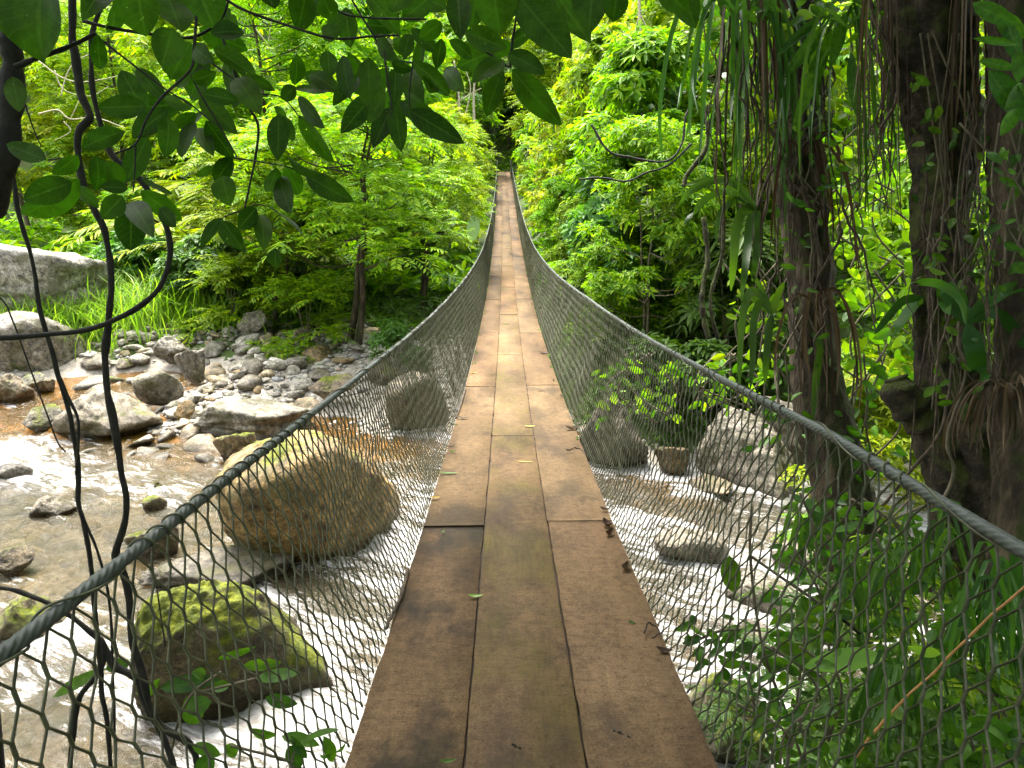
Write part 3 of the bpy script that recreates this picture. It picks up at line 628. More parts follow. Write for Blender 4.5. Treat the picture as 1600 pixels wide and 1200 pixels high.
def fronds(C, D, L, pairs, ll, lw, rng, droop=.35):
    """pinnate fronds: base C, direction D, length L (arrays)"""
    n = len(C); D = nrm(D); up = np.array([[0, 0, 1.0]])
    S = nrm(np.cross(D, up)+1e-6)
    f = np.repeat(np.linspace(.18, 1, pairs), 2); sd = np.tile([-1.0, 1.0], pairs); m = len(f)
    f = np.tile(f, n)+rng.normal(0, .015, n*m); sd = np.tile(sd, n); idx = np.repeat(np.arange(n), m)
    Dr, Lr, Sr, Cr = D[idx], L[idx][:, None], S[idx], C[idx]
    P = Cr+Dr*Lr*f[:, None]-up*Lr*droop*(f[:, None]**2)
    T = nrm(Dr-up*2*droop*f[:, None])
    d = nrm(T*.62+Sr*sd[:, None]*.85-up*.12+rng.normal(0, .12, T.shape))
    Nn = nrm(np.cross(Sr, T)+rng.normal(0, .18, T.shape)); Nn = np.where(Nn[:, 2:3] < 0, -Nn, Nn)
    sc = (.55+.45*np.sin(np.clip(f, 0, 1)*PI*.9))*rng.uniform(.8, 1.15, n*m)
    return leaf_arr(P, d, Nn, ll*sc, lw*sc, .1, .12)
def lobes_of(rng, rx, h0, h1, n, lr, shape='dome'):
    Z = rng.uniform(0, 1, n); Z[:max(2, n//6)] = rng.uniform(.75, 1, max(2, n//6)); az = np.arange(n)*2.399+rng.uniform(0, 6)
    if shape == 'dome': prof = np.sqrt(np.clip(1-(Z*.95)**2.2, 0, 1))*.82+.1
    elif shape == 'cone': prof = (1-Z)*.85+.12
    else: prof = np.sin(np.clip(Z*.9+.1, 0, 1)*PI)**.6*.85+.05
    rad = rx*prof*np.sqrt(rng.uniform(.25, 1, n))
    c = np.stack([np.cos(az)*rad, np.sin(az)*rad, h0+(h1-h0)*Z], -1)
    return c, lr*rng.uniform(.65, 1.3, n)
def lobe_points(rng, c, r, per, flat=.6, low=-.35):
    n = len(c); w = (r/r.mean())**2; cnt = np.maximum(3, (per*w).astype(int)); idx = np.repeat(np.arange(n), cnt)
    d = nrm(rng.normal(size=(len(idx), 3))); d[:, 2] = np.where(d[:, 2] < low, -d[:, 2], d[:, 2])
    rr = r[idx][:, None]*rng.uniform(.55, 1.08, (len(idx), 1))
    P = c[idx]+d*rr*np.array([1, 1, flat])
    return P, d
def trunk_mesh(name, h, r0, limbs, rng, lean=.1, seg=9, multi=1):
    mb = MB()
    stems = []
    for s in range(multi):
        a = rng.uniform(0, 6.3); ex = np.array([math.cos(a), math.sin(a)])*(lean*h*(1 if multi == 1 else 1.8))
        pts = [[0 + (rng.uniform(-.12, .12)*multi if multi > 1 else 0), (rng.uniform(-.12, .12)*multi if multi > 1 else 0), -.5]]
        for i in range(1, 6):
            f = i/5; pts.append([ex[0]*f+rng.normal(0, .03*h*.3), ex[1]*f+rng.normal(0, .03*h*.3), h*f])
        P = spline(pts, 26); R = r0*(1-.75*np.linspace(0, 1, 26)**.8)*(1+.6*np.exp(-np.linspace(0, 1, 26)*14)); stems.append(P)
        mb.tube(P, R/(1 if multi == 1 else 1.3), seg)
    for c in limbs:
        P0 = stems[rng.integers(len(stems))]
        k = int(np.clip(np.interp(c[2]-.25*np.hypot(c[0], c[1]), P0[:, 2], np.arange(26)), 4, 25)); a = P0[k]
        mid = a*.45+c*.55+np.array([0, 0, -.08*h])*rng.uniform(0, 1)+rng.normal(0, .06*h*.3, 3)
        P = spline([a, mid, c], 9); mb.tube(P, np.linspace(r0*.34*(1-.5*k/26), r0*.07, 9), 5)
    return mb.me(name, True)
def make_type(nm, seed, h, rx, h0, style, mat, bark, n_l, lr, per, leaf, r0, shape='dome', multi=1, lean=.08, droop=.3, low=-.35, flat=.6):
    rng = np.random.default_rng(seed)
    c, r = lobes_of(rng, rx, h0, h-lr*.5, n_l, lr, shape)
    P, d = lobe_points(rng, c, r, per, flat, low)
    if style == 'ros':
        k, L, W = leaf; V, Q = rosettes(P, nrm(d*.7+np.array([0, 0, .75])+rng.normal(0, .25, d.shape)), k, L, W, rng, droop)
    else:
        k, FL, L, W = leaf; dd = nrm(d*np.array([1, 1, .5])+np.array([0, 0, .12])+rng.normal(0, .25, d.shape))
        V, Q = fronds(P-dd*FL*.4, dd, FL*rng.uniform(.7, 1.2, len(P)), k, L, W, rng, droop)
    return dict(tm=trunk_mesh('trunk', h*.86, r0, c, rng, lean, multi=multi), cm=mesh_np('crown', V, Q, None, False), mat=mat, bark=bark, h=h)
TY = {
 'fine': [make_type('f', 1, 6.0, 2.3, 1.9, 'fr', L_FINE, M_BARK, 26, .85, 40, (8, .75, .20, .055), .12, 'dome', 2),
          make_type('f', 2, 6.4, 2.0, 1.7, 'fr', L_FINE, M_BARK, 24, .8, 42, (8, .8, .2, .06), .075, 'egg', 3)],
 'ros': [make_type('r', 3, 6.5, 2.5, .4, 'ros', L_ROS, M_STEM, 40, .85, 36, (7, .23, .085), .07, 'dome', 2),
         make_type('r', 4, 6.5, 2.2, .3, 'ros', L_ROS, M_STEM, 36, .8, 38, (8, .26, .08), .06, 'egg', 3)],
 'yel': [make_type('y', 5, 5.2, 1.7, 1.2, 'fr', L_YEL, M_STEM, 20, .7, 40, (7, .6, .2, .065), .05, 'egg', 3),
         make_type('y', 6, 5.6, 2.0, 1.0, 'ros', L_YEL, M_STEM, 26, .75, 40, (7, .24, .085), .05, 'dome', 2)],
 'tall': [make_type('t', 7, 14, 3.8, 4.2, 'ros', L_ROS, M_BARK, 34, 1.35, 46, (6, .42, .16), .19, 'egg'),
          make_type('t', 8, 13, 3.6, 3.4, 'fr', L_FINE, M_BARK, 32, 1.3, 46, (7, 1.2, .34, .1), .17, 'dome'),
          make_type('t', 9, 12, 3.3, 2.5, 'ros', L_YEL, M_STEM, 32, 1.2, 44, (6, .38, .14), .14, 'egg')],
 'dark': [make_type('d', 10, 13, 3.6, 3.0, 'ros', L_DARK, M_BARK2, 34, 1.35, 60, (6, .4, .16), .2, 'egg')],
 'low': [make_type('l', 12, 1.7, 1.1, .15, 'ros', L_SHRUB, M_STEM, 14, .42, 24, (6, .22, .085), .02, 'dome', 4),
         make_type('l', 13, 1.9, 1.2, .15, 'fr', L_FINE, M_STEM, 14, .45, 22, (7, .6, .17, .05), .02, 'dome', 4)],
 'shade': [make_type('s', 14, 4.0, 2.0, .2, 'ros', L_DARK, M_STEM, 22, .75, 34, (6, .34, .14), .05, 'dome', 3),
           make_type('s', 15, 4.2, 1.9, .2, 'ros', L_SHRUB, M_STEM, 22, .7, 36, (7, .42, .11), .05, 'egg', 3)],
}
def fern_type(seed, n=16, L=1.5):
    rng = np.random.default_rng(seed); az = np.arange(n)*2.399; el = rng.uniform(.25, .95, n)
    D = np.stack([np.cos(az)*np.cos(el), np.sin(az)*np.cos(el), np.sin(el)], -1)
    V, Q = fronds(np.zeros((n, 3))+np.array([0, 0, 1.15]), D, L*rng.uniform(.8, 1.15, n), 22, .30*L/1.5, .055*L/1.5, rng, .5)
    mb = MB()
    for i in range(n):
        f = np.linspace(0, 1, 8)[:, None]; P = np.array([[0, 0, 1.15]])+D[i]*L*f-np.array([[0, 0, 1.0]])*L*.5*f*f
        mb.tube(P, np.linspace(.014, .004, 8), 4)
    t = MB().tube(spline([[0, 0, -.3], [.03, 0, .4], [0, .02, 1.17]], 10), np.linspace(.10, .07, 10), 8)
    for V_, Q_, T_ in zip(mb.V, mb.Q, mb.T): t.V.append(V_); t.Q.append(Q_+t.n-0 if False else Q_+t.n); t.T.append(T_+t.n)
    return dict(tm=None, cm=mesh_np('crown', V, Q, None, False), mat=L_YEL, bark=M_BARK, h=2.0, stalk=(t, mb))
def fern_trunk(seed, n=16, L=1.5):
    rng = np.random.default_rng(seed); az = np.arange(n)*2.399; el = rng.uniform(.25, .95, n)
    D = np.stack([np.cos(az)*np.cos(el), np.sin(az)*np.cos(el), np.sin(el)], -1); Lr = L*rng.uniform(.8, 1.15, n)
    mb = MB().tube(spline([[0, 0, -.3], [.03, 0, .4], [0, .02, 1.17]], 10), np.linspace(.10, .07, 10), 8)
    for i in range(n):
        f = np.linspace(0, 1, 8)[:, None]; mb.tube(np.array([[0, 0, 1.15]])+D[i]*Lr[i]*f-np.array([[0, 0, 1.0]])*Lr[i]*.5*f*f, np.linspace(.014, .004, 8), 4)
    return mb.me('trunk', True)
TY['fern'] = []
for s in (31, 32):
    t = fern_type(s); t['tm'] = fern_trunk(s); TY['fern'].append(t)
PROTO = {}
def plant(kind, v, X, Y, H, rw, label, name='broadleaf_tree', cat='tree', group=None, z=None, rz=None):
    t = TY[kind][v % len(TY[kind])]; key = (kind, v % len(TY[kind]))
    if key not in PROTO:
        r = empty(name); obj('trunk', t['tm'], t['bark'], r); obj('crown', t['cm'], t['mat'], r); PROTO[key] = r
    else:
        r = copy_tree(PROTO[key])
    r.name = name
    s = H/t['h']; r.location = (X, Y, float(hgt(X, Y)) if z is None else z); r.scale = (s*rw, s*rw, s)
    r.rotation_euler = (0, 0, random.uniform(0, 6.28) if rz is None else rz)
    for k in ('group',):
        if k in r: del r[k]
    return tag(r, label, cat, group)
B, T_ = 'leafy_bush', 'broadleaf_tree'
# left of the bridge
plant('fine', 0, -3.9, 19.2, 6.2, 1.0, 'feathery green tree with dark slender trunks at the end of the gravel bar', 'feathery_tree')
plant('fine', 1, -6.3, 21.3, 5.6, 1.05, 'feathery green tree overhanging the back of the gravel bar, left neighbour of the nearest one', 'feathery_tree')
plant('fine', 0, -2.6, 23.5, 6.0, .8, 'narrow feathery tree close beside the netting behind the nearest feathery tree', 'feathery_tree')
plant('fine', 1, -4.6, 26.0, 7.2, 1.0, 'taller feathery tree rising behind the two at the gravel bar', 'feathery_tree')
plant('low', 1, -5.2, 19.6, 1.9, 1.1, 'low bright bush hanging over the last stones of the gravel bar', 'low_bush', 'bush')
plant('low', 1, -7.6, 21.2, 2.1, 1.1, 'low green bush behind the middle of the gravel bar', 'low_bush', 'bush')
plant('low', 0, -2.5, 17.7, 1.2, .9, 'small dark shrub on the bank beneath the left netting', 'low_bush', 'bush')
plant('yel', 1, -2.7, 31.5, 5.4, .8, 'yellow-green bush beside the netting halfway along the bridge', B, 'bush')
plant('yel', 0, -2.9, 39, 6.1, .9, 'bright yellow feathery tree leaning toward the bridge at its far left side', B, 'tree')
plant('yel', 1, -5.5, 36, 6.4, 1.0, 'yellow-green tree left of the bright yellow feathery one', B, 'tree')
plant('fine', 0, -2.5, 48, 5.4, .9, 'green feathery tree tucked behind the bright yellow one at far left of the deck', 'feathery_tree')
plant('ros', 1, -3.0, 58, 6.0, .9, 'dark green bush at the far left end of the deck', B, 'bush')
plant('tall', 1, -8.5, 30, 11.5, .95, 'tall feathery tree standing up behind the gravel bar bushes', T_)
plant('tall', 2, -12.8, 34, 10.5, 1.0, 'tall yellow-leaved tree above the pale boulders at left', T_)
plant('tall', 1, -17.5, 37, 11.0, 1.0, 'tall feathery tree directly behind the huge pale boulder', T_)
plant('tall', 0, -6.2, 43, 13.0, .9, 'tall broad-leaved tree left of the bridge, half hidden by hanging leaves', T_)
plant('tall', 2, -23.5, 39, 11, 1.0, 'tall yellow-leaved tree at the far left of the hillside foot', T_)
plant('fern', 0, -9.6, 24.5, 3.0, 1.3, 'tree fern with arching pale fronds behind the tall grass', 'tree_fern', 'fern')
plant('fern', 1, -7.6, 25.8, 3.8, 1.4, 'taller tree fern between the grass and the feathery trees', 'tree_fern', 'fern')
plant('fern', 0, -12.0, 27.5, 3.6, 1.3, 'tree fern with yellow-green fronds right of the huge pale boulder', 'tree_fern', 'fern')
plant('fern', 1, -10.6, 30.5, 5.0, 1.3, 'highest tree fern on the left slope, seen under the hanging leaves', 'tree_fern', 'fern')
plant('ros', 0, -14.5, 30.5, 3.2, 1.1, 'round green bush just behind the crest of the huge pale boulder', B, 'bush')
plant('ros', 1, -18.5, 34, 3.6, 1.2, 'round green bush at the left edge above the huge pale boulder', B, 'bush')
plant('yel', 1, -20.5, 38, 6.2, 1.1, 'yellow-green tree on the slope at the left edge', T_)
plant('ros', 0, -9.0, 33.5, 4.4, 1.1, 'green bush on the slope behind the tree ferns', B, 'bush')
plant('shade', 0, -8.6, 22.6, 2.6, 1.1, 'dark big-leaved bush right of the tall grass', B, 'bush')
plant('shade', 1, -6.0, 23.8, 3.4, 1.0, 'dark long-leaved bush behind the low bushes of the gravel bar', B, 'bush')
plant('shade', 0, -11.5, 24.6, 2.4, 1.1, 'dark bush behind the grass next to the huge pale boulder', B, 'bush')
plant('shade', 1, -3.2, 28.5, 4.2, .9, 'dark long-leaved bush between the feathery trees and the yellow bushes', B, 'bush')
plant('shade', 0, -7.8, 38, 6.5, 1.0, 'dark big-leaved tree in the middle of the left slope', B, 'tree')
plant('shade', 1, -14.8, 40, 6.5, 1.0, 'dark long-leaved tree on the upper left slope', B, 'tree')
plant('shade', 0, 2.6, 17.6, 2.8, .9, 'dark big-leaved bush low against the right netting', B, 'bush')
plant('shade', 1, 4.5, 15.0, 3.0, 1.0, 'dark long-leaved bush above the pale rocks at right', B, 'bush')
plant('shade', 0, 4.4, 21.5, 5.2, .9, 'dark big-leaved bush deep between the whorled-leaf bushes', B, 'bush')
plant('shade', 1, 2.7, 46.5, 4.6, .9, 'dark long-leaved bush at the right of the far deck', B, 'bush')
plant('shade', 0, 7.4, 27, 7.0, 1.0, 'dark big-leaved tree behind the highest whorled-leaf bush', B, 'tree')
# right of the bridge
plant('ros', 0, 2.9, 15.6, 4.5, .85, 'leafy green bush nearest to the right netting, below the handrail', B, 'bush')
plant('ros', 1, 3.4, 19.2, 6.4, .9, 'tall leafy bush with whorled leaves beside the right netting', B, 'bush')
plant('ros', 0, 5.3, 17.2, 6.6, .95, 'big whorled-leaf bush left of the leaning brown trunk', B, 'bush')
plant('ros', 1, 3.3, 24.0, 7.0, .85, 'high whorled-leaf bush crowding the right netting further on', B, 'bush')
plant('ros', 0, 5.6, 23.0, 8.6, .95, 'highest whorled-leaf bush on the right bank', B, 'bush')
plant('yel', 1, 3.2, 29.5, 6.6, .8, 'yellow-green bush overhanging the right netting halfway along', B, 'bush')
plant('ros', 1, 3.0, 35.5, 6.0, .85, 'green bush overhanging the right side where the deck begins to climb', B, 'bush')
plant('yel', 1, 6.2, 31, 8.8, .95, 'tall yellow-green tree above the right bank bushes', T_)
plant('yel', 0, 2.9, 43, 5.6, .9, 'bright feathery bush at the right of the far deck', B, 'bush')
plant('ros', 0, 2.9, 52, 6.0, .9, 'green bush beside the far right end of the deck', B, 'bush')
plant('ros', 1, 3.2, 61, 6.4, .9, 'dark green bush at the far right end of the deck', B, 'bush')
plant('tall', 2, 6.6, 41, 11.5, .9, 'tall yellow-leaved tree right of the bridge in the middle distance', T_)
plant('tall', 0, 10.5, 33, 13.0, 1.0, 'tall broad-leaved tree seen between the two right trunks', T_)
plant('tall', 1, 11.0, 24, 11.0, .95, 'tall feathery tree behind the leaning brown trunk', T_)
plant('ros', 1, 8.2, 19.5, 6.8, 1.0, 'whorled-leaf bush right behind the leaning brown trunk', B, 'bush')
plant('ros', 0, 7.2, 12.6, 5.2, .9, 'leafy bush between the two right trunks, upper part', B, 'bush')
plant('ros', 1, 11.5, 17.5, 6.4, 1.0, 'leafy bush glimpsed behind the thick mossy trunk', B, 'bush')
plant('yel', 1, 5.6, 11.2, 2.8, 1.0, 'shaded shrub at water level between the right trunks', 'low_bush', 'bush')
plant('low', 0, 3.3, 13.9, 1.6, 1.0, 'shaded shrub overhanging the dark rock right of the deck', 'low_bush', 'bush')
plant('low', 1, 2.2, 16.8, 2.0, .9, 'dim feathery shrub growing close under the right netting', 'low_bush', 'bush')
plant('tall', 2, 16, 30, 12.0, 1.0, 'tall yellow-leaved tree at the right edge of the view', T_)
for i, (x, y, h, k) in enumerate(((-1.85, 33, 2.6, 'yel'), (-1.9, 36.5, 3.4, 'yel'), (-1.8, 44, 3.0, 'ros'), (-1.85, 54, 3.2, 'yel'), (-1.8, 64, 3.4, 'ros'))):
    plant(k, 1, x, y, h, .85, ('first', 'second', 'third', 'fourth', 'last')[i]+' of the low bushes crowding the left edge of the far half of the deck', 'low_bush', 'bush')
for i, (x, y, h, k) in enumerate(((1.95, 22, 2.8, 'ros'), (1.9, 27.5, 3.0, 'ros'), (1.9, 34, 3.0, 'yel'), (1.95, 40, 3.4, 'ros'), (1.9, 49, 3.2, 'yel'), (1.9, 60, 3.4, 'ros'))):
    plant(k, 1, x, y, h, .85, ('first', 'second', 'third', 'fourth', 'fifth', 'last')[i]+' of the low bushes crowding the right edge of the deck beyond the river', 'low_bush', 'bush')
# at the far end
plant('dark', 0, -2.9, 75, 7.6, 1.1, 'dark tree closing over the left of the bridge end', T_)
plant('dark', 0, 3.2, 76.5, 8.2, 1.1, 'dark tree closing over the right of the bridge end', T_)
plant('dark', 0, .4, 81, 8.5, 1.2, 'dark tree standing straight behind the bridge end', T_)
plant('tall', 0, -8.5, 70, 14, 1.0, 'broad-leaved tree left of the dark trees at the bridge end', T_)
plant('tall', 2, 8.5, 68, 13, 1.0, 'yellow-leaved tree right of the dark trees at the bridge end', T_)
plant('tall', 1, -5.5, 60, 11.5, .9, 'feathery tall tree left of the last stretch of deck', T_)
plant('tall', 1, 6.0, 57, 11.0, .9, 'feathery tall tree right of the last stretch of deck', T_)
plant('tall', 0, -11.5, 52, 13.5, 1.0, 'big broad-leaved tree on the left slope half way up', T_)
plant('tall', 0, 11.5, 48, 13.5, 1.0, 'big broad-leaved tree on the right slope half way up', T_)
plant('tall', 2, -2.8, 88, 15, 1.1, 'pale yellow-leaved tree rising behind the dark trees', T_)
plant('tall', 0, -3.6, 83, 15, .95, 'green broad-leaved tree rising behind the left dark tree at the bridge end', T_)
plant('tall', 0, 3.8, 84, 15.5, .95, 'green broad-leaved tree rising behind the right dark tree at the bridge end', T_)
plant('tall', 0, -3.9, 67, 13.5, .95, 'broad-leaved tree leaning its crown over the last planks from the left', T_)
plant('tall', 1, 4.0, 65, 13.5, .95, 'feathery tree leaning its crown over the last planks from the right', T_)
# hillside wood: one mass
rng = np.random.default_rng(77); hx, hy = [], []
while len(hx) < 420:
    X = rng.uniform(-75, 75); Y = rng.uniform(42, 135)
    if Y < 78-min(abs(X+1)*1.2, 42) or abs(X) > Y*.85+4: continue
    hx.append(X); hy.append(Y)
hx, hy = np.array(hx), np.array(hy); hr = rng.uniform(1.8, 3.4, 420); hz = hgt(hx, hy)+rng.uniform(2.5, 7, 420)
def mass(c, r, per, L, seed):
    rg = np.random.default_rng(seed); P, d = lobe_points(rg, c, r, per, .8, -.6)
    return rosettes(P, nrm(d*.6+np.array([0, 0, .7])+rg.normal(0, .3, d.shape)), 6, L, L*.38, rg, .25)
mats = [L_ROS, L_YEL, L_FINE]; pick = rng.integers(0, 3, 420)
VV, QQ, MI, n = [], [], [], 0
for k in range(3):
    s = pick == k; V, Q = mass(np.stack([hx[s], hy[s], hz[s]], -1), hr[s], 64, .62, 90+k)
    VV.append(V); QQ.append(Q+n); n += len(V); MI.append(np.full(len(Q), k))
# unseen wood added on the near bank, round and behind the viewer: it keeps the sky's light off the near end
nb = []
while len(nb) < 330:
    X, Y, Zl = rng.uniform(-24, 24), rng.uniform(-24, 5), rng.uniform(0, 14)
    if abs(X) < 4 and Y > -4.5: continue
    if Y > -2 and abs(X) < (6.5 if X < 0 else 8): continue
    if abs(X) < 2.2 and Zl < 6 and Y > -12: continue
    if X < 0 and Y > 2.5: continue
    nb.append((X, Y, float(hgt(X, Y))+Zl))
Vn, Qn = mass(np.array(nb), rng.uniform(1.5, 2.6, len(nb)), 40, .42, 97)
tag(obj('sky_blocking_wood', mesh_np('sky_blocking_wood', Vn, Qn), L_NEAR), 'unseen wood added round and behind the viewer to block sky light', 'forest', kind='stuff')
# rough ground growth over the whole slope
gxr = rng.uniform(-70, 70, 26000); gyr = 20+110*rng.uniform(0, 1, 26000)**1.5
ok = (gyr > 24+0*gxr) & (np.abs(gxr) < gyr*.9+3) & ~((np.abs(gxr-.05) < 1.3) & (gyr < 73)); gxr, gyr = gxr[ok], gyr[ok]
P = np.stack([gxr, gyr, hgt(gxr, gyr)+rng.uniform(.15, .9, len(gxr))], -1)
V, Q = rosettes(P, nrm(np.array([[0, 0, 1.0]])+rng.normal(0, .45, P.shape)), 7, .55, .17, rng, .3); VV.append(V); QQ.append(Q+n); n += len(V); MI.append(np.full(len(Q), 0))
me = mesh_np('hillside_wood', np.vstack(VV), np.vstack(QQ)); [me.materials.append(m) for m in mats]
me.polygons.foreach_set('material_index', np.concatenate(MI).astype(np.int32))
tag(obj('hillside_wood', me), 'green wooded hillside rising behind the river and the bridge', 'forest', kind='stuff')
# ground cover on the near far-bank and under the right trees
def cover(name, n, test, L, W, mat, label, lift=(.05, .35), k=6, xr=(-16, 14), yr=(0, 34), seed=5):
    rg = np.random.default_rng(seed); X = rg.uniform(*xr, n); Y = rg.uniform(*yr, n); m = test(X, Y); X, Y = X[m], Y[m]
    P = np.stack([X, Y, hgt(X, Y)+rg.uniform(lift[0], lift[1], len(X))], -1)
    V, Q = rosettes(P, nrm(np.array([[0, 0, 1.0]])+rg.normal(0, .4, P.shape)), k, L, W, rg, .3)
    return tag(obj(name, mesh_np(name, V, Q), mat), label, 'ground cover', kind='stuff')
cover('ground_cover', 9000, lambda X, Y: (Y > y_far(X)+np.where(X > 1.2, .8, 6.2)) & ((np.abs(X) > .9) | (hgt(X, Y) < deck_z(Y)-.9)) & (Y < 34), .26, .09, L_SHRUB, 'low leafy ground cover on the far river bank', yr=(12, 34))
cover('bank_cover', 5200, lambda X, Y: (Y < y_near(X)-.5) & (X > .7) & (hgt(X, Y) < 3.0), .17, .065, L_SHRUB, 'low dark leafy ground cover on the shaded right bank under the trunks', xr=(.7, 9), yr=(1.2, 9), seed=8)
# grass
def blades(P, H, W, rg, lean=.5):
    n = len(P); az = rg.uniform(0, 6.3, n); d = np.stack([np.cos(az), np.sin(az), 0*az], -1); s = np.stack([-np.sin(az), np.cos(az), 0*az], -1)
    ln = rg.uniform(.15, lean, n)[:, None]; H = H[:, None]; w = W[:, None]; up = np.array([[0, 0, 1.0]])
    V = []
    for f in (0, .4, .75): 
        c = P+up*H*f*(1-.25*ln*f)+d*H*ln*f*f*1.4; V += [c-s*w*(1-f*.6), c+s*w*(1-f*.6)]
    V.append(P+up*H*(1-.35*ln)+d*H*ln*1.5); V = np.stack(V, 1); i = np.arange(n)[:, None]*7
    Q = np.stack([i+np.array([0, 1, 3, 2]), i+np.array([2, 3, 5, 4])], 1).reshape(-1, 4); T = i+np.array([4, 5, 6])
    return V.reshape(-1, 3), Q, T
def grass(name, spots, label, seed):
    rg = np.random.default_rng(seed); PP, HH = [], []
    for px, py, z, sx, sy, n, h in spots:
        c, _ = at_z(px, py, z); X = rg.normal(c[0], sx, n); Y = rg.normal(c[1], sy, n)
        PP.append(np.stack([X, Y, np.minimum(hgt(X, Y), z+.4)-.03], -1)); HH.append(h*rg.uniform(.5, 1.2, n))
    P, H = np.vstack(PP), np.concatenate(HH); V, Q, T = blades(P, H, .011+.006*H, rg, .8)
    return tag(obj(name, mesh_np(name, V, Q, T), L_GRASS), label, 'grass', kind='stuff')
grass('grass', [(95, 512, .7, 1.3, .8, 2600, 1.15), (60, 505, .8, 1.0, .6, 700, 1.3)], 'bright green grass in front of the huge pale boulder', 4)
grass('tall_grass', [(250, 498, .7, .9, 1.0, 650, 1.6), (225, 470, .8, .8, .8, 400, 1.8), (330, 500, .7, 1.6, .8, 700, 1.1), (300, 470, .8, 1.4, 1.4, 500, 1.8)], 'tall yellowish grass between the amber pool and the tree ferns', 6)
# ------------------------------------------------------------------ overhanging tree at top left
def px_path(pts, t, n=None, jit=0):
    P = np.array([at_t(p[0], p[1], p[2] if len(p) > 2 else t) for p in pts]); return spline(P, n or max(8, len(pts)*7))
OT = empty('overhanging_tree', tuple(at_t(-150, 900, 1.6)))
tag(OT, 'dark overhanging tree at top left with drooping broad leaves in front of the view', 'tree')
base = np.array(OT.location)
def ot(o): o.parent = OT; o.location = tuple(-base); return o
T0 = 1.3
g0 = at_t(-150, 900, 1.6); zz = float(hgt(g0[0], g0[1])); OT.location[2] = zz; base = np.array([g0[0], g0[1], zz])
mb = MB()
tp = np.vstack([[g0[0]-.05, g0[1], zz-.3], [g0[0], g0[1], (zz+4)/2], at_t(-60, 480, 1.45), at_t(-12, 320, 1.33), at_t(8, 240, 1.3), at_t(18, 150, 1.3), at_t(19, 90, 1.3), at_t(12, 40, 1.3), at_t(10, -60, 1.28), at_t(20, -220, 1.25)])
P = spline(tp, 80); mb.tube(P, np.interp(np.arange(80), [0, 40, 60, 79], [.032, .019, .016, .014])*(1+.16*fbm(np.arange(80)*.35, 0, 3, 2)), 12)
ot(obj('trunk', mb.me('trunk', True), M_VINE))
BRS = [([(24, 105), (55, 92), (110, 72), (150, 52)], 4.2), ([(130, 33), (180, 45), (260, 56), (305, 57), (345, 30), (360, -10)], 2.6),
 ([(307, 25), (303, 80), (297, 110), (255, 150), (230, 185), (212, 225), (180, 240)], 2.2), ([(212, 225), (211, 260), (208, 300)], 1.4), ([(297, 115), (315, 150), (345, 200), (370, 245)], 1.6),
 ([(343, 45), (360, 95), (385, 160), (403, 195), (400, 240), (390, 290), (381, 332)], 2.2), ([(150, 55), (200, 95), (260, 140), (300, 165), (330, 190)], 1.5),
 ([(340, -10), (380, 15), (450, 40), (520, 60), (580, 57), (622, 55)], 2.2), ([(490, -20), (530, 18), (580, 28), (667, 30)], 2.0), ([(550, 0), (580, 50), (600, 80), (625, 95), (655, 98)], 1.6),
 ([(710, -30), (725, 40), (745, 70), (770, 88), (797, 106)], 2.3), ([(366, 247), (400, 252), (447, 260)], 1.2), ([(320, 90), (360, 120), (400, 145), (440, 152), (470, 185)], 1.4),
 ([(381, 328), (360, 335), (345, 342)], 1.1), ([(381, 328), (400, 320), (418, 322)], 1.1), ([(447, 260), (470, 268), (480, 274)], 1.1), ([(600, 80), (605, 120), (612, 165), (612, 180)], 1.4),
 ([(645, 97), (640, 140), (640, 172)], 1.2), ([(797, 106), (800, 70), (808, 10), (805, -40)], 2.2), ([(37, 155), (50, 195), (64, 228)], 1.2), ([(75, 250), (110, 245), (130, 235)], 1.1)]
for pts, r in BRS:
    tt = T0+random.uniform(-.08, .12); Pp = px_path(pts, tt, len(pts)*9); m = len(Pp)
    mb = MB().tube(Pp, np.linspace(r*1.15, r*.7, m)*tt/FPX*(1+.12*fbm(np.arange(m)*.5, r, 1, 2)), 7); ot(obj('branch', mb.me('branch', True), M_VINE))
for pts, r in (([(15, -150, 1.27), (250, -210, 1.3), (600, -190, 1.3), (900, -150, 1.3), (1060, -110, 1.3)], 9), ([(360, -8, 1.32), (380, -100, 1.3), (400, -205, 1.3)], 4), ([(490, -18, 1.32), (520, -100, 1.3), (540, -195, 1.3)], 4), ([(710, -28, 1.32), (740, -100, 1.3), (760, -175, 1.3)], 4), ([(345, -8, 1.3), (320, -100, 1.3), (300, -205, 1.3)], 4), ([(552, 0, 1.32), (556, -100, 1.3), (560, -195, 1.3)], 3), ([(805, -38, 1.3), (815, -100, 1.3), (830, -165, 1.3)], 4)):
    Pp = px_path(pts, T0, 40); mb = MB().tube(Pp, np.linspace(r*1.1, r*.7, 40)*T0/FPX, 8); ot(obj('branch', mb.me('branch', True), M_VINE))
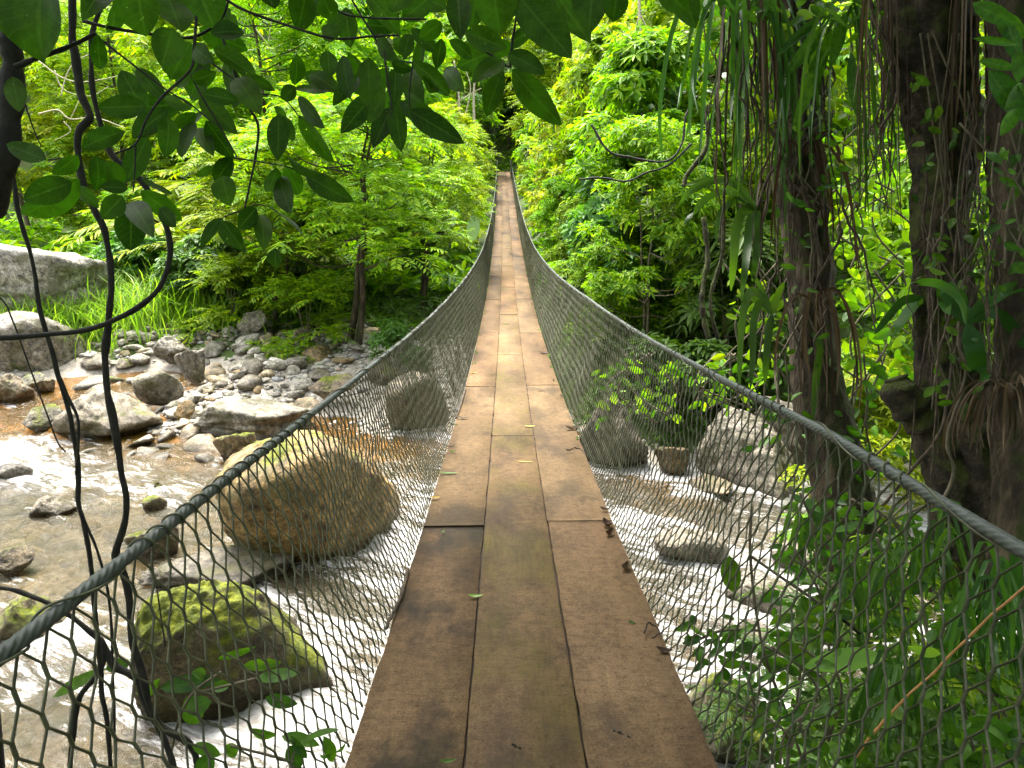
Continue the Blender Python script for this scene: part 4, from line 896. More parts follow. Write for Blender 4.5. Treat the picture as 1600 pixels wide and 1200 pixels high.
LV = """75 -40 70 100 125;165 -20 128 32 40;152 52 157 108 25;215 -30 228 57 75;300 -40 335 45 75;262 -5 283 50 55;270 45 252 105 50;298 66 265 124 48;304 75 334 98 30;330 52 382 52 34;334 76 400 118 38;213 107 258 157 28;300 118 276 136 26;300 125 338 112 26;229 166 153 168 36;302 165 256 155 24;317 147 373 158 28;262 172 207 216 40;262 182 258 246 36;305 176 271 198 24;302 190 283 246 33;310 200 334 244 24;322 188 366 248 36;312 150 371 210 32;72 250 10 225 32;128 232 195 205 34;122 243 82 272 30;124 280 34 335 52;112 285 36 312 42;150 243 150 298 36;165 252 192 290 30;200 294 156 292 22;192 307 158 342 34;118 293 155 325 22;205 322 204 392 46;205 316 240 372 36;222 281 270 303 18;220 298 285 345 32;250 325 275 355 24;363 246 335 285 30;348 275 360 322 38;333 261 305 275 14;436 178 434 250 34;438 180 458 222 24;467 180 522 255 36;450 246 503 273 32;432 262 418 300 26;437 276 455 334 34;446 260 468 304 30;478 273 553 315 34;400 325 372 358 32;418 323 475 370 26;345 340 314 387 20;348 345 380 390 28;408 335 412 392 28;430 388 432 420 28;346 342 352 382 20;480 -20 465 48 46;400 -30 430 14 50;540 12 548 75 33;572 -8 625 55 34;503 55 535 45 25;463 84 460 133 26;461 138 530 140 26;530 145 485 115 28;462 135 440 155 24;393 117 430 142 18;368 122 408 180 40;422 148 391 170 22;465 153 508 200 28;535 87 548 155 32;545 82 578 125 28;575 90 578 172 40;512 80 515 122 28;590 58 622 92 32;640 52 630 92 24;642 45 690 85 22;672 -5 635 25 34;612 98 645 108 22;645 97 703 150 30;618 108 615 165 28;602 142 574 192 28;612 168 583 232 32;617 162 627 237 30;640 172 725 224 36;638 170 672 212 24;628 138 675 170 26;715 -10 720 63 38;768 -40 780 53 68;727 50 792 76 36;808 -8 893 91 62;797 68 832 45 30;787 94 738 129 34;786 108 760 182 32;793 84 852 115 32;800 108 877 195 50;702 62 738 92 22;930 -40 920 53 62;965 -20 958 34 40;1030 -30 1075 22 40;690 60 682 108 22;690 35 655 60 30;40 -30 20 60 40;180 5 175 50 40;20 120 30 175 30;505 -5 520 30 34;560 120 520 165 28;590 110 560 140 30;660 120 690 140 28;840 -60 850 10 50;640 -30 610 20 44"""
def big_leaf(b, tip, w, rg, m=11):
    """a broad pointed leaf from b to tip, width w (metres), gently folded and curled, with a little thickness"""
    ax = tip-b; L = np.linalg.norm(ax); ax = ax/L
    vw = nrm(CAM-(b+tip)/2); nn = nrm(vw+rg.normal(0, .38, 3)); nn = nrm(nn-ax*(nn@ax)); s = np.cross(ax, nn)
    f = np.linspace(0, 1, m); wid = w/2*np.sin(PI*np.clip(f, 0, 1)**.92)**.62*(1-.2*f**4); wid[0] = w*.02; wid[-1] = w*.012
    bend = rg.uniform(-.05, .22)*L; fold = rg.uniform(.04, .42); wav = rg.uniform(0, .05)*w; ph = rg.uniform(0, 6)
    rows = []
    for a, q in zip(f, wid):
        c = b+ax*L*a-nn*bend*(a-.5)**2*2+nn*bend*.5
        for u in (-1, -.5, 0, .5, 1): rows.append(c+s*q*u+nn*(abs(u)*q*fold+wav*math.sin(a*9+ph+u*2)*abs(u)))
    V = np.array(rows); i = np.arange(m-1)[:, None]*5+np.arange(4)[None]; Q = np.stack([i, i+1, i+6, i+5], -1).reshape(-1, 4)
    return V, Q
rg = np.random.default_rng(9); mb = MB()
for row in LV.split(';'):
    bx, by, tx, ty, w = map(float, row.split()); t = T0+rg.normal(.02, .09); d = rg.normal(0, .035)
    b, tp = at_t(bx, by, t), at_t(tx, ty, t+d); V, Q = big_leaf(b, tp, w*1.03*t/FPX, rg); mb.add(V, Q)
rows = [tuple(map(float, q.split())) for q in LV.split(';')]
for bx, by, tx, ty, w in rows[5:]:
    if rg.random() < .55 and by < 215:
        t = T0+rg.uniform(.25, .6); ox, oy = rg.normal(0, 26), rg.normal(-8, 20); a = rg.normal(0, .5); s_ = rg.uniform(.95, 1.3)
        dx, dy = (tx-bx)*s_, (ty-by)*s_; dx, dy = dx*math.cos(a)-dy*math.sin(a), dx*math.sin(a)+dy*math.cos(a)
        V, Q = big_leaf(at_t(bx+ox, by+oy, t), at_t(bx+ox+dx, by+oy+dy, t+rg.normal(0, .05)), w*1.1*t/FPX, rg); mb.add(V, Q)
def leaf_uv(me, m):
    n = len(me.vertices)//(m*5); lu = np.tile(np.repeat(np.linspace(0, 1, m), 5), n); lv = np.tile(np.array([-1, -.5, 0, .5, 1.0]), n*m)
    for an, av in (('lu', lu), ('lv', lv)):
        a = me.attributes.new(an, 'FLOAT', 'POINT'); a.data.foreach_set('value', av.astype(np.float32))
    return me
fo = ot(obj('foliage', leaf_uv(mb.me('foliage', True), 11), L_OVER))
# ------------------------------------------------------------------ hanging vines
def vine(pts, r, t, label, name='hanging_vine', mat=None, cat='vine', k=9, knob=.24):
    n = len(pts)*10; P = px_path(pts, t, n); ln = np.cumsum(np.r_[0, np.linalg.norm(np.diff(P, axis=0), axis=1)])
    P = P+np.stack([.006*fbm(ln*9, r, 1, 2), .01*fbm(ln*5, r, 5, 2), .004*fbm(ln*9, r, 9, 2)], -1)*min(1, r/4)
    R = .78*r*t/FPX*(1+knob*fbm(ln*16, r, 3, 4))
    V, Q, T = tube(P, R, k); c = V.mean(0); o = obj(name, mesh_np(name, V-P[0], Q, T, True), mat or M_VINE, None, tuple(P[0])); return tag(o, label, cat)
vine([(112, -60), (116, 40), (120, 80), (130, 140), (144, 182), (125, 205), (122, 240), (130, 290), (150, 330), (165, 370), (172, 450), (170, 500), (165, 560), (172, 620), (185, 690), (190, 730), (197, 775), (190, 830), (184, 868), (196, 905), (203, 960), (214, 1020), (226, 1090), (250, 1140), (275, 1210), (270, 1300)], 7.2, 1.95, 'thickest kinked dark vine hanging down through the left of the view')
vine([(185, -60), (165, 0), (148, 40), (143, 90), (145, 140), (152, 180), (165, 225), (180, 250), (215, 280), (245, 320), (262, 370), (258, 420), (240, 455), (205, 487), (150, 512), (80, 524), (0, 528), (-120, 520)], 5.6, 1.85, 'dark vine looping round in a wide bow and running off to the left edge')
vine([(10, 200), (12, 240), (25, 300), (38, 370), (50, 430), (60, 480), (80, 550), (100, 620), (115, 700), (120, 760), (126, 800), (135, 850), (145, 900), (150, 960), (158, 1030), (165, 1100), (172, 1180), (175, 1290)], 4.6, 1.95, 'straight dark vine left of the thickest one, splitting below the amber pool')
vine([(92, 585), (104, 618), (121, 655), (124, 700), (121, 740)], 2.8, 1.95, 'short forked strand twisting beside the straight dark vine')
vine([(124, 792), (140, 835), (162, 885), (174, 950), (178, 1060), (182, 1290)], 2.6, 1.95, 'thin lower strand leaving the straight dark vine near the handrail')
vine([(-60, 430), (0, 465), (20, 500), (45, 570), (70, 640), (90, 690), (103, 706)], 1.5, 1.9, 'hair-thin vine trailing free at the left edge', k=6)
vine([(-60, 915), (0, 918), (40, 925), (90, 950), (140, 990), (160, 1012), (152, 1050), (122, 1100), (108, 1180), (100, 1300)], 5.5, 2.3, 'mossy crooked branch rising at the lower left behind the handrail', 'crooked_branch', cat='branch')
vine([(160, 1010), (180, 1040), (215, 1060), (232, 1100), (250, 1130), (300, 1165), (310, 1230)], 7, 2.45, 'thick mossy branch bending down at the bottom left behind the netting', 'crooked_branch', cat='branch')
vine([(237, 870), (245, 920), (255, 985), (258, 1010)], 1.5, 1.95, 'thin twig hanging from the left handrail over the netting', k=6)
# ------------------------------------------------------------------ big trunks at right
def big_trunk(pts, t, mat, seed, rough=.16, k=56, n=150):
    P = np.array([at_t(p[0], p[1], t+(p[3] if len(p) > 3 else 0)) for p in pts]); R = np.array([p[2]/2*t/FPX for p in pts])
    S = spline(np.c_[P, R], n); P, R = S[:, :3], S[:, 3]
    T, Nn, Bb = frames(P); ph = np.arange(k)/k*2*PI; ln = np.cumsum(np.r_[0, np.linalg.norm(np.diff(P, axis=0), axis=1)])
    cx, sx = np.cos(ph)[None], np.sin(ph)[None]
    f = 1+rough*fbm(cx*2.2+seed, sx*2.2, ln[:, None]*1.6, 4)+rough*.6*np.abs(fbm(cx*5+seed, sx*5, ln[:, None]*4, 3))+rough*.35*fbm(cx*12, sx*12+seed, ln[:, None]*14, 3)
    V = P[:, None]+(R[:, None]*f)[..., None]*(cx[..., None]*Nn[:, None]+sx[..., None]*Bb[:, None])
    i = np.arange(n-1)[:, None]*k; j = np.arange(k)[None]; j2 = (j+1) % k; Q = np.stack([i+j, i+j2, i+k+j2, i+k+j], -1).reshape(-1, 4)
    return V.reshape(-1, 3), Q, P, R
def ground_end(x, y, t, w, more=.5):
    return (x, y, w)
def big_tree(nm, pts, t, mat, label, seed, crown=None, rough=.16):
    V, Q, P, R = big_trunk(pts, t, mat, seed, rough); b = P[-1]
    r = empty(nm, tuple(b)); tag(r, label, 'tree')
    mb = MB().add(V-b, Q)
    top = P[0]-b
    rg = np.random.default_rng(seed+100)
    if crown:
        (ox, oy, oz), rx, zt, nl = crown
        c, lr = lobes_of(rg, rx, oz-1.2, zt, nl, 1.25); c[:, 0] += ox; c[:, 1] += oy; c -= b
        for q in c[::2]:
            m = (top+q)/2+rg.normal(0, .3, 3); mb.tube(spline([top, m, q], 12), np.linspace(R[0]*.45, .02, 12), 7)
        Pp, d = lobe_points(rg, c, lr, 46, .55)
        V2, Q2 = rosettes(Pp, nrm(d*.6+np.array([0, 0, .8])), 6, .27, .12, rg, .25)
        obj('crown', mesh_np('crown', V2, Q2), L_NEAR, r)
    obj('trunk', mb.me('trunk', True), mat, r)
    return r, P, R
tr1, P1, R1 = big_tree('leaning_tree', [(1205, -330, 58, 0), (1225, -120, 62, 0), (1235, -20, 63), (1240, 60, 58), (1250, 130, 60), (1252, 200, 55), (1244, 270, 65), (1255, 340, 60), (1266, 420, 63), (1264, 500, 60), (1278, 600, 70), (1300, 700, 80), (1322, 800, 90), (1345, 900, 105), (1362, 960, 117)], 7.0, M_BARK, 'slim brown tree leaning behind the right handrail, hung with dry roots and straps', 3, ((2.6, 6.2, 10.2), 3.4, 13.0, 26))
tr2, P2, R2 = big_tree('thick_mossy_tree', [(1445, -420, 126), (1448, -150, 138), (1450, -20, 142), (1452, 60, 126), (1466, 150, 104), (1474, 250, 84), (1466, 350, 73), (1472, 450, 77), (1480, 550, 94), (1502, 650, 126), (1548, 750, 159), (1590, 850, 197), (1610, 930, 235)], 6.0, M_BARK2, 'thick dark mossy tree between the leaning tree and the right edge', 8, ((3.6, 4.2, 10.0), 3.8, 13.0, 30), .2)
tr3, P3, R3 = big_tree('brown_edge_tree', [(1610, -300, 79), (1600, -100, 84), (1592, 20, 84), (1588, 150, 80), (1592, 300, 77), (1600, 450, 75), (1602, 600, 84), (1610, 760, 100), (1625, 900, 134)], 5.4, M_BARK, 'brown fibrous tree cut off by the right edge', 12, None)
# stub on the mossy tree
mb = MB(); a = at_t(1490, 700, 6.0); pth = spline([a, at_t(1445, 650, 5.95), at_t(1410, 615, 5.9), at_t(1400, 590, 5.9)], 24)
V, Q, T = tube(pth, np.linspace(.19, .10, 24)*(1+.25*fbm(np.arange(24)*.5, 2, 2, 2)), 18, lambda i, ph: 1+.12*np.sin(3*ph+i*.3)); o = obj('burl', mesh_np('burl', V-P2[-1], Q, T, True), M_BARK2, tr2)
# aerial roots and lianas as parts of the trees
def roots(tree, P, t, specs, mat, seed, name='aerial_root'):
    rg = np.random.default_rng(seed); b = np.array(tree.location)
    for (x0, y0, x1, y1, r) in specs:
        n = 18; f = np.linspace(0, 1, n); tt = t+rg.uniform(-.35, .25)
        xs = x0+(x1-x0)*f+np.cumsum(rg.normal(0, 3.2, n))+rg.uniform(2, 9)*np.sin(f*rg.uniform(3, 9)+rg.uniform(0, 6)); ys = y0+(y1-y0)*f
        Pp = np.array([at_t(x, y, tt) for x, y in zip(xs, ys)]); V, Q, T = tube(spline(Pp, 30), r*np.interp(np.linspace(0, 1, 30), [0, .12, .9, 1], [.12, 1, .45, .15])*tt/FPX, 5)
        obj(name, mesh_np(name, V-b, Q, T, True), mat, tree)
rg = np.random.default_rng(21)
def rspec(n, xr, y0r, lr, dx, r):
    out = []
    for _ in range(n):
        x = rg.uniform(*xr); y = rg.uniform(*y0r); L = rg.uniform(*lr); out.append((x, y, x+rg.normal(0, dx), y+L, rg.uniform(*r)))
    return out
roots(tr1, P1, 6.8, rspec(14, (1195, 1300), (-40, 120), (180, 480), 22, (.9, 2.4)), M_ROOT, 1)
roots(tr1, P1, 6.75, rspec(10, (1215, 1310), (180, 560), (110, 260), 40, (1.2, 3.0)), M_ROOT, 2)
roots(tr1, P1, 6.6, rspec(14, (1120, 1200), (-60, 60), (200, 380), 14, (1.0, 2.6)), M_ROOT, 3)
roots(tr2, P2, 5.8, rspec(16, (1352, 1420), (-40, 60), (160, 420), 18, (.8, 2.0)), M_ROOT, 4)
roots(tr2, P2, 5.6, rspec(14, (1440, 1540), (40, 500), (180, 420), 25, (1.2, 3.0)), M_ROOT, 5)
roots(tr3, P3, 5.2, rspec(16, (1510, 1600), (-40, 560), (120, 380), 40, (1.0, 2.8)), M_ROOT, 6)
vine([(1518, 470, 5.4), (1490, 560, 5.35), (1480, 640, 5.3), (1460, 690, 5.3), (1420, 740, 5.4), (1380, 790, 5.7)], 3.2, 5.4, 'pale root slanting across the front of the thick mossy tree', 'liana', M_ROOT, 'liana')
vine([(1500, 480), (1498, 540), (1510, 580), (1495, 640), (1480, 690), (1490, 740), (1470, 790)], 3.6, 5.35, 'wavy grey liana running down the thick mossy tree', 'liana', M_STEM, 'liana')
vine([(1352, -20), (1370, 40), (1395, 80), (1405, 130), (1395, 170), (1375, 200)], 3.5, 5.7, 'knobbly liana curling at the top left of the thick mossy tree', 'liana', M_ROOT, 'liana')
vine([(1145, 60), (1170, 140), (1205, 205), (1240, 255), (1262, 310), (1275, 370), (1285, 420)], 3.5, 6.6, 'brown liana slanting down onto the leaning tree', 'liana', M_ROOT, 'liana')
vine([(1180, 330), (1205, 270), (1250, 235), (1300, 205)], 3, 6.6, 'thin brown liana crossing the leaning tree the other way', 'liana', M_ROOT, 'liana')
vine([(1105, 165), (1106, 220), (1092, 250), (1072, 275), (1068, 290)], 5, 8.0, 'mossy hooked branch left of the leaning tree', 'hooked_branch', M_BARK2, 'branch')
vine([(925, 195), (950, 235), (985, 246), (1040, 252), (1065, 225), (1072, 180), (1090, 150)], 2.2, 12, 'dark forked branch in front of the whorled-leaf bushes', 'bare_branch', M_VINE, 'branch')
vine([(905, 280), (940, 278), (980, 283), (1010, 270), (1045, 258), (1080, 225)], 2.0, 12, 'lower dark branch in front of the whorled-leaf bushes', 'bare_branch', M_VINE, 'branch')
for i, (x, y, x2, y2, r) in enumerate(((1100, 340, 1096, 470, 5), (1130, 330, 1110, 470, 4))):
    vine([(x, y), ((x+x2)/2+8, (y+y2)/2), (x2, y2), (x2+12, y2+60)], r, 9.0, ('left', 'right')[i]+' one of two thin leaning stems behind the strappy plant', 'thin_stem', M_BARK2, 'stem')
M_PALE = rough_mat('pale_dry_stem', [(.16, .13, .08), (.28, .24, .16), (.4, .35, .25)], 12, .8, 40, .5, .01)
L_PALE = leaf_mat('pale_blue_green_leaf', [(.18, .30, .12), (.26, .38, .22)], .35, .4, .5, (1, 1, .7))
# ------------------------------------------------------------------ strap-leaved and broad-leaved plants at right
def ribbon(P, w, rg, fold=.25):
    m = len(P); T, Nn, Bb = frames(P); vw = nrm(CAM-P.mean(0)); vw = nrm(vw+rg.normal(0, .45, 3))
    S = nrm(np.cross(T, vw[None]+0*T)); Nv = np.cross(S, T); f = np.linspace(0, 1, m)
    wid = w/2*np.clip(np.minimum(f*5+.35, 1), 0, 1)*np.sqrt(np.clip(1-f**3.2, .004, 1))
    V = np.stack([P-S*wid[:, None]+Nv*(wid*fold)[:, None], P, P+S*wid[:, None]+Nv*(wid*fold)[:, None]], 1).reshape(-1, 3)
    i = np.arange(m-1)[:, None]*3+np.arange(2)[None]; return V, np.stack([i, i+1, i+4, i+3], -1).reshape(-1, 4)
def straps(name, specs, t, label, mat, cat, seed, spread=.12):
    rg = np.random.default_rng(seed); mb = MB(); b = None
    for pts, w in specs:
        tt = t+rg.normal(0, spread); P = np.array([at_t(x, y, tt+(k*rg.normal(0, .04))) for k, (x, y) in enumerate(pts)])
        if b is None: b = P[0]
        V, Q = ribbon(spline(P, 14), w*tt/FPX, rg); mb.add(V-b, Q)
    o = obj(name, mb.me(name, True), mat, None, tuple(b)); return tag(o, label, cat)
def droop_specs(x, y, n, L, W, rg, fan=(-1.2, 1.2), up=.25, hang=.8):
    out = []
    for _ in range(n):
        a = rg.uniform(*fan); l = L*rg.uniform(.6, 1.2); dx = math.sin(a)*l*.45; u = -up*l*rg.uniform(.3, 1.1)
        out.append(([(x+rg.normal(0, 5), y+rg.normal(0, 4)), (x+dx*.5, y+u), (x+dx*.9, y+u*.4+hang*l*.2), (x+dx*1.1, y+hang*l*.62), (x+dx*1.12+rg.normal(0, 6), y+hang*l)], W*rg.uniform(.7, 1.2)))
    return out
rg = np.random.default_rng(61)
straps('strap_plant', droop_specs(1150, 20, 20, 280, 7, rg, (-1.1, .9)), 6.5, 'long dark straps hanging from the canopy left of the leaning tree', L_STRAP, 'epiphyte', 1, .3)
straps('strap_plant', droop_specs(1195, 30, 20, 330, 5.5, rg, (-.6, .6), .1, .9), 6.6, 'dense curtain of narrow dark straps against the left side of the leaning tree top', L_STRAP, 'epiphyte', 2, .3)
straps('strap_plant', droop_specs(1320, 40, 20, 300, 5.5, rg, (-.8, .8), .1, .9), 6.3, 'curtain of narrow straps hanging between the leaning tree and the thick mossy tree', L_STRAP, 'epiphyte', 3, .35)
straps('dead_straps', droop_specs(1175, -60, 16, 420, 4, rg, (-.3, .3), .02, .98), 6.55, 'withered brown straps hanging beside the leaning tree top', L_DEAD, 'dead leaves', 4, .25)
straps('dead_straps', droop_specs(1385, -70, 16, 380, 3.6, rg, (-.35, .3), .02, .98), 5.75, 'withered brown straps along the left side of the thick mossy tree', L_DEAD, 'dead leaves', 5, .25)
straps('dead_straps', droop_specs(1255, 240, 14, 180, 5, rg, (-1.1, 1.1), .15, .9), 6.7, 'shaggy brown dead leaves round the middle of the leaning tree', L_DEAD, 'dead leaves', 6, .15)
straps('dead_straps', droop_specs(1275, 470, 12, 180, 5, rg, (-1.0, 1.0), .15, .9), 6.7, 'dead brown leaf bases round the lower part of the leaning tree', L_DEAD, 'dead leaves', 7, .15)
straps('dead_straps', droop_specs(1520, -60, 18, 380, 4, rg, (-.3, .4), .02, .98), 5.6, 'tattered tan dead leaves on the right side of the thick mossy tree', L_DEAD, 'dead leaves', 8, .2)
straps('dead_straps', droop_specs(1580, 610, 50, 190, 4, rg, (-1.5, 1.5), .12, .5), 5.3, 'heap of reddish brown dead fibres at the foot of the tree at the right edge', L_DEAD, 'dead leaves', 9, .3)
straps('arching_plant', [([(1180, 325), (1150, 290), (1115, 282), (1080, 298), (1062, 318)], 14), ([(1180, 325), (1145, 300), (1110, 305), (1085, 330), (1068, 352)], 13), ([(1180, 328), (1160, 330), (1150, 360), (1146, 410), (1142, 455)], 15), ([(1182, 328), (1172, 345), (1168, 385), (1163, 430), (1158, 470)], 13), ([(1180, 325), (1130, 285), (1095, 284), (1070, 290)], 11), ([(1182, 330), (1185, 365), (1180, 410), (1176, 440)], 12), ([(1180, 325), (1155, 310), (1128, 330), (1118, 372)], 12)], 6.6, 'arching strap-leaved epiphyte on the left flank of the leaning tree', L_STRAP, 'epiphyte', 10, .05)
straps('arching_plant', [([(1205, 490), (1180, 455), (1165, 470), (1157, 530), (1155, 610)], 13), ([(1205, 490), (1190, 470), (1178, 500), (1176, 560), (1172, 610)], 12), ([(1205, 492), (1215, 460), (1225, 440)], 12), ([(1206, 492), (1200, 520), (1197, 560), (1195, 600)], 14), ([(1205, 490), (1175, 465), (1150, 462)], 10), ([(1206, 490), (1190, 450), (1172, 425)], 9), ([(1270, 520), (1280, 540), (1274, 600), (1270, 660)], 13)], 6.6, 'second strap-leaved epiphyte lower down the leaning tree, above the handrail', L_STRAP, 'epiphyte', 11, .05)
straps('broad_strap_plant', [([(1510, 505), (1490, 470), (1478, 450), (1476, 470), (1484, 492)], 26), ([(1510, 505), (1540, 480), (1570, 462), (1610, 452)], 22), ([(1512, 506), (1545, 470), (1590, 448), (1640, 470)], 22), ([(1512, 508), (1522, 550), (1530, 580), (1545, 592)], 30), ([(1508, 505), (1500, 470), (1470, 445), (1440, 440), (1420, 442)], 15), ([(1510, 505), (1555, 490), (1590, 520), (1600, 545)], 20), ([(1512, 508), (1508, 480), (1500, 450)], 20)], 5.2, 'broad glossy strap plant perched on the front of the thick mossy tree', L_STRAP, 'epiphyte', 12, .04)
straps('broad_strap_plant', [([(1440, 465), (1420, 490), (1402, 515), (1396, 520)], 26), ([(1440, 465), (1410, 470), (1385, 498), (1366, 522)], 14)], 5.9, 'pair of dull grey-green blades sticking out left of the thick mossy tree', L_STRAP, 'epiphyte', 13, .02)
def leafplant(name, leaves, t, label, mat, cat, seed, stems=(), sr=2.2, spread=.06):
    rg = np.random.default_rng(seed); mb = MB(); b = None
    r = None
    for bx, by, tx, ty, w in leaves:
        tt = t+rg.normal(0, spread); A, Bq = at_t(bx, by, tt), at_t(tx, ty, tt+rg.normal(0, .05))
        if b is None: b = A
        V, Q = big_leaf(A, Bq, w*tt/FPX, rg, 9); mb.add(V-b, Q)
    if not stems:
        return tag(obj(name, leaf_uv(mb.me(name, True), 9), mat, None, tuple(b)), label, cat)
    r = empty(name, tuple(b)); tag(r, label, cat); obj('foliage', leaf_uv(mb.me('foliage', True), 9), mat, r)
    sm = MB()
    for pts in stems: sm.tube(px_path(pts, t)-b, sr*t/FPX, 6)
    obj('stem', sm.me('stem', True), M_STEM, r); return r
leafplant('hanging_fern', [(1290, 40, 1225, 122, 22), (1300, 45, 1238, 200, 24), (1285, 30, 1212, 90, 16), (1310, 60, 1275, 140, 20), (1320, 20, 1295, 110, 20), (1330, 80, 1342, 190, 18), (1282, 60, 1262, 110, 16), (1385, -20, 1390, 60, 12), (1415, -10, 1410, 40, 10)], 6.2, 'bright green hanging blades at the top right between the two big trees', L_SHRUB, 'epiphyte', 1)
leafplant('climber', [(1222, 35, 1200, 60, 18), (1215, 40, 1240, 52, 18), (1245, 20, 1270, 28, 16), (1265, 8, 1285, 25, 14), (1230, 45, 1225, 70, 16), (1235, 25, 1215, 20, 14)], 6.5, 'lime-leaved climber at the top of the leaning tree', L_LIME, 'climber', 2)
leafplant('lobed_climber', [(1520, 5, 1592, 40, 26), (1560, 20, 1600, 60, 30), (1575, 35, 1596, 100, 26), (1590, 80, 1590, 130, 26), (1520, 60, 1590, 70, 12), (1545, 110, 1600, 190, 40), (1590, 170, 1562, 212, 22), (1530, 95, 1590, 110, 16), (1598, 130, 1570, 170, 24)], 4.9, 'glossy lobed climber in the top right corner', L_SHRUB, 'climber', 3)
def scatter_leaves(box, n, size, rg, hang=.6):
    out = []
    for _ in range(n):
        x, y = rg.uniform(box[0], box[2]), rg.uniform(box[1], box[3]); a = rg.uniform(-PI, PI); s = size*rg.uniform(.6, 1.3)
        dx, dy = math.cos(a)*s, abs(math.sin(a))*s*hang+s*.15; out.append((x, y, x+dx, y+dy, s*rg.uniform(.34, .5)))
    return out
rg = np.random.default_rng(303)
for i, (box, n, s, t, mt, lab) in enumerate([
    ((1180, 60, 1330, 200), 46, 24, 6.7, L_ROS, 'climbing plant with green leaves wrapping the top of the leaning tree'),
    ((1330, 60, 1440, 200), 40, 24, 7.2, L_ROS, 'climbing plant hanging at the top between the two big trees'),
    ((1420, 60, 1540, 420), 44, 22, 5.6, L_SHRUB, 'small-leaved climber speckling the face of the thick mossy tree'),
    ((1210, 300, 1300, 560), 34, 20, 6.7, L_SHRUB, 'small-leaved climber speckling the lower leaning tree'),
    ((1290, 190, 1430, 300), 46, 26, 7.4, L_ROS, 'climbing plant with mid green leaves in the gap between the big trees, upper tangle'),
    ((1290, 300, 1440, 420), 50, 28, 7.6, L_ROS, 'climbing plant with bright leaves in the gap between the big trees, middle tangle'),
    ((1310, 430, 1450, 600), 60, 28, 7.4, L_ROS, 'leafy tangle in the gap between the big trees, just above the handrail'),
    ((1290, 560, 1420, 740), 50, 28, 7.0, L_SHRUB, 'darker leafy tangle under the burl of the thick mossy tree'),
    ((1540, 200, 1620, 420), 36, 26, 5.0, L_SHRUB, 'climber leaves over the tree at the right edge'),
    ((1180, 560, 1260, 700), 20, 22, 6.7, L_SHRUB, 'small leafy climber at the foot of the leaning tree near the handrail'),
    ((1080, 560, 1200, 640), 40, 20, 9.5, L_ROS, 'leafy sprays drooping behind the right handrail before the pale rock wall'),
    ((930, 560, 1060, 660), 60, 20, 11.0, L_ROS, 'leafy sprays in the shade behind the right netting')]):
    st = [[((box[0]+box[2])/2+rg.normal(0, 30), box[1]-8), (rg.uniform(box[0], box[2]), (box[1]+box[3])/2), (rg.uniform(box[0], box[2]), box[3])] for _ in range(5)]
    leafplant('climbing_plant', scatter_leaves(box, n, s, rg), t, lab, mt, 'climber', 40+i, st, 1.6, .35)
# shrubs and blades behind the right netting, lower right
PL = [
 ((1075, 960, 1210, 1040), 26, 34, 3.3, 'drooping shrub with mid green leaves against the white water behind the right netting', [[(1175, 790), (1172, 860), (1182, 960), (1200, 1040), (1235, 1130), (1260, 1210)], [(1172, 868), (1225, 905), (1285, 945)], [(1186, 985), (1130, 985), (1090, 1000)]]),
 ((1200, 930, 1330, 1010), 30, 36, 3.5, 'leafy shrub in the middle of the lower right netting', [[(1240, 1150), (1250, 1050), (1260, 960)], [(1255, 1000), (1310, 950)]]),
 ((1220, 760, 1340, 880), 34, 30, 4.4, 'leafy shrub under the leaning tree right behind the handrail', [[(1280, 900), (1270, 820), (1250, 770)]]),
 ((1330, 830, 1450, 930), 34, 32, 4.0, 'dark leafy shrub at the foot of the leaning tree', [[(1400, 980), (1390, 900), (1370, 840)]]),
 ((1190, 1090, 1330, 1190), 36, 30, 2.9, 'dark low shrub along the bottom edge right of the yellow moss rock', [[(1260, 1230), (1255, 1150), (1240, 1100)]]),
 ((1340, 1090, 1470, 1200), 34, 34, 2.9, 'dark leafy shrub at the bottom edge below the orange stick', [[(1400, 1240), (1405, 1150), (1410, 1100)]]),
 ((1470, 1100, 1600, 1190), 26, 40, 2.8, 'dark broad-leaved shrub in the lower right corner', [[(1540, 1240), (1535, 1150), (1520, 1110)]]),
 ((1400, 930, 1500, 1040), 26, 32, 3.3, 'dark shrub behind the orange stick', [[(1450, 1080), (1450, 1000), (1440, 940)]]),
 ((1120, 1040, 1230, 1110), 20, 26, 3.1, 'small shrub above the yellow moss rock', [[(1180, 1130), (1175, 1080), (1160, 1040)]])]
leafplant('canopy_climber', scatter_leaves((1075, -70, 1450, 35), 200, 26, rg), 6.9, 'dark leafy canopy fringe along the top edge above the leaning tree', L_SHRUB, 'climber', 131, [[(1050, -60), (1200, -30), (1450, -50)]], 3, .5)
rg = np.random.default_rng(515)
for i, (box, n, s_, t, mt, lab) in enumerate([
    ((1090, -20, 1210, 180), 60, 22, 7.4, L_SHRUB, 'leafy climber tangled in the straps left of the leaning tree top'),
    ((1210, 180, 1310, 330), 40, 20, 6.6, L_SHRUB, 'leafy climber on the middle of the leaning tree'),
    ((1440, 380, 1560, 640), 44, 22, 5.4, L_SHRUB, 'leafy climber low on the thick mossy tree'),
    ((1490, 150, 1560, 520), 50, 20, 5.5, L_SHRUB, 'leafy climber in the dark slot beside the tree at the right edge'),
    ((1300, 20, 1420, 330), 70, 20, 6.9, L_ROS, 'mesh of fine leaves hanging between the two big trees'),
    ((1130, 420, 1260, 560), 46, 20, 7.6, L_ROS, 'leafy sprays behind the second strap-leaved epiphyte')]):
    leafplant('climbing_plant', scatter_leaves(box, n, s_, rg), t, lab, mt, 'climber', 240+i, [[(rg.uniform(box[0], box[2]), box[1]-8), (rg.uniform(box[0], box[2]), (box[1]+box[3])/2), (rg.uniform(box[0], box[2]), box[3])] for _ in range(6)], 1.3, .3)
rg = np.random.default_rng(404)
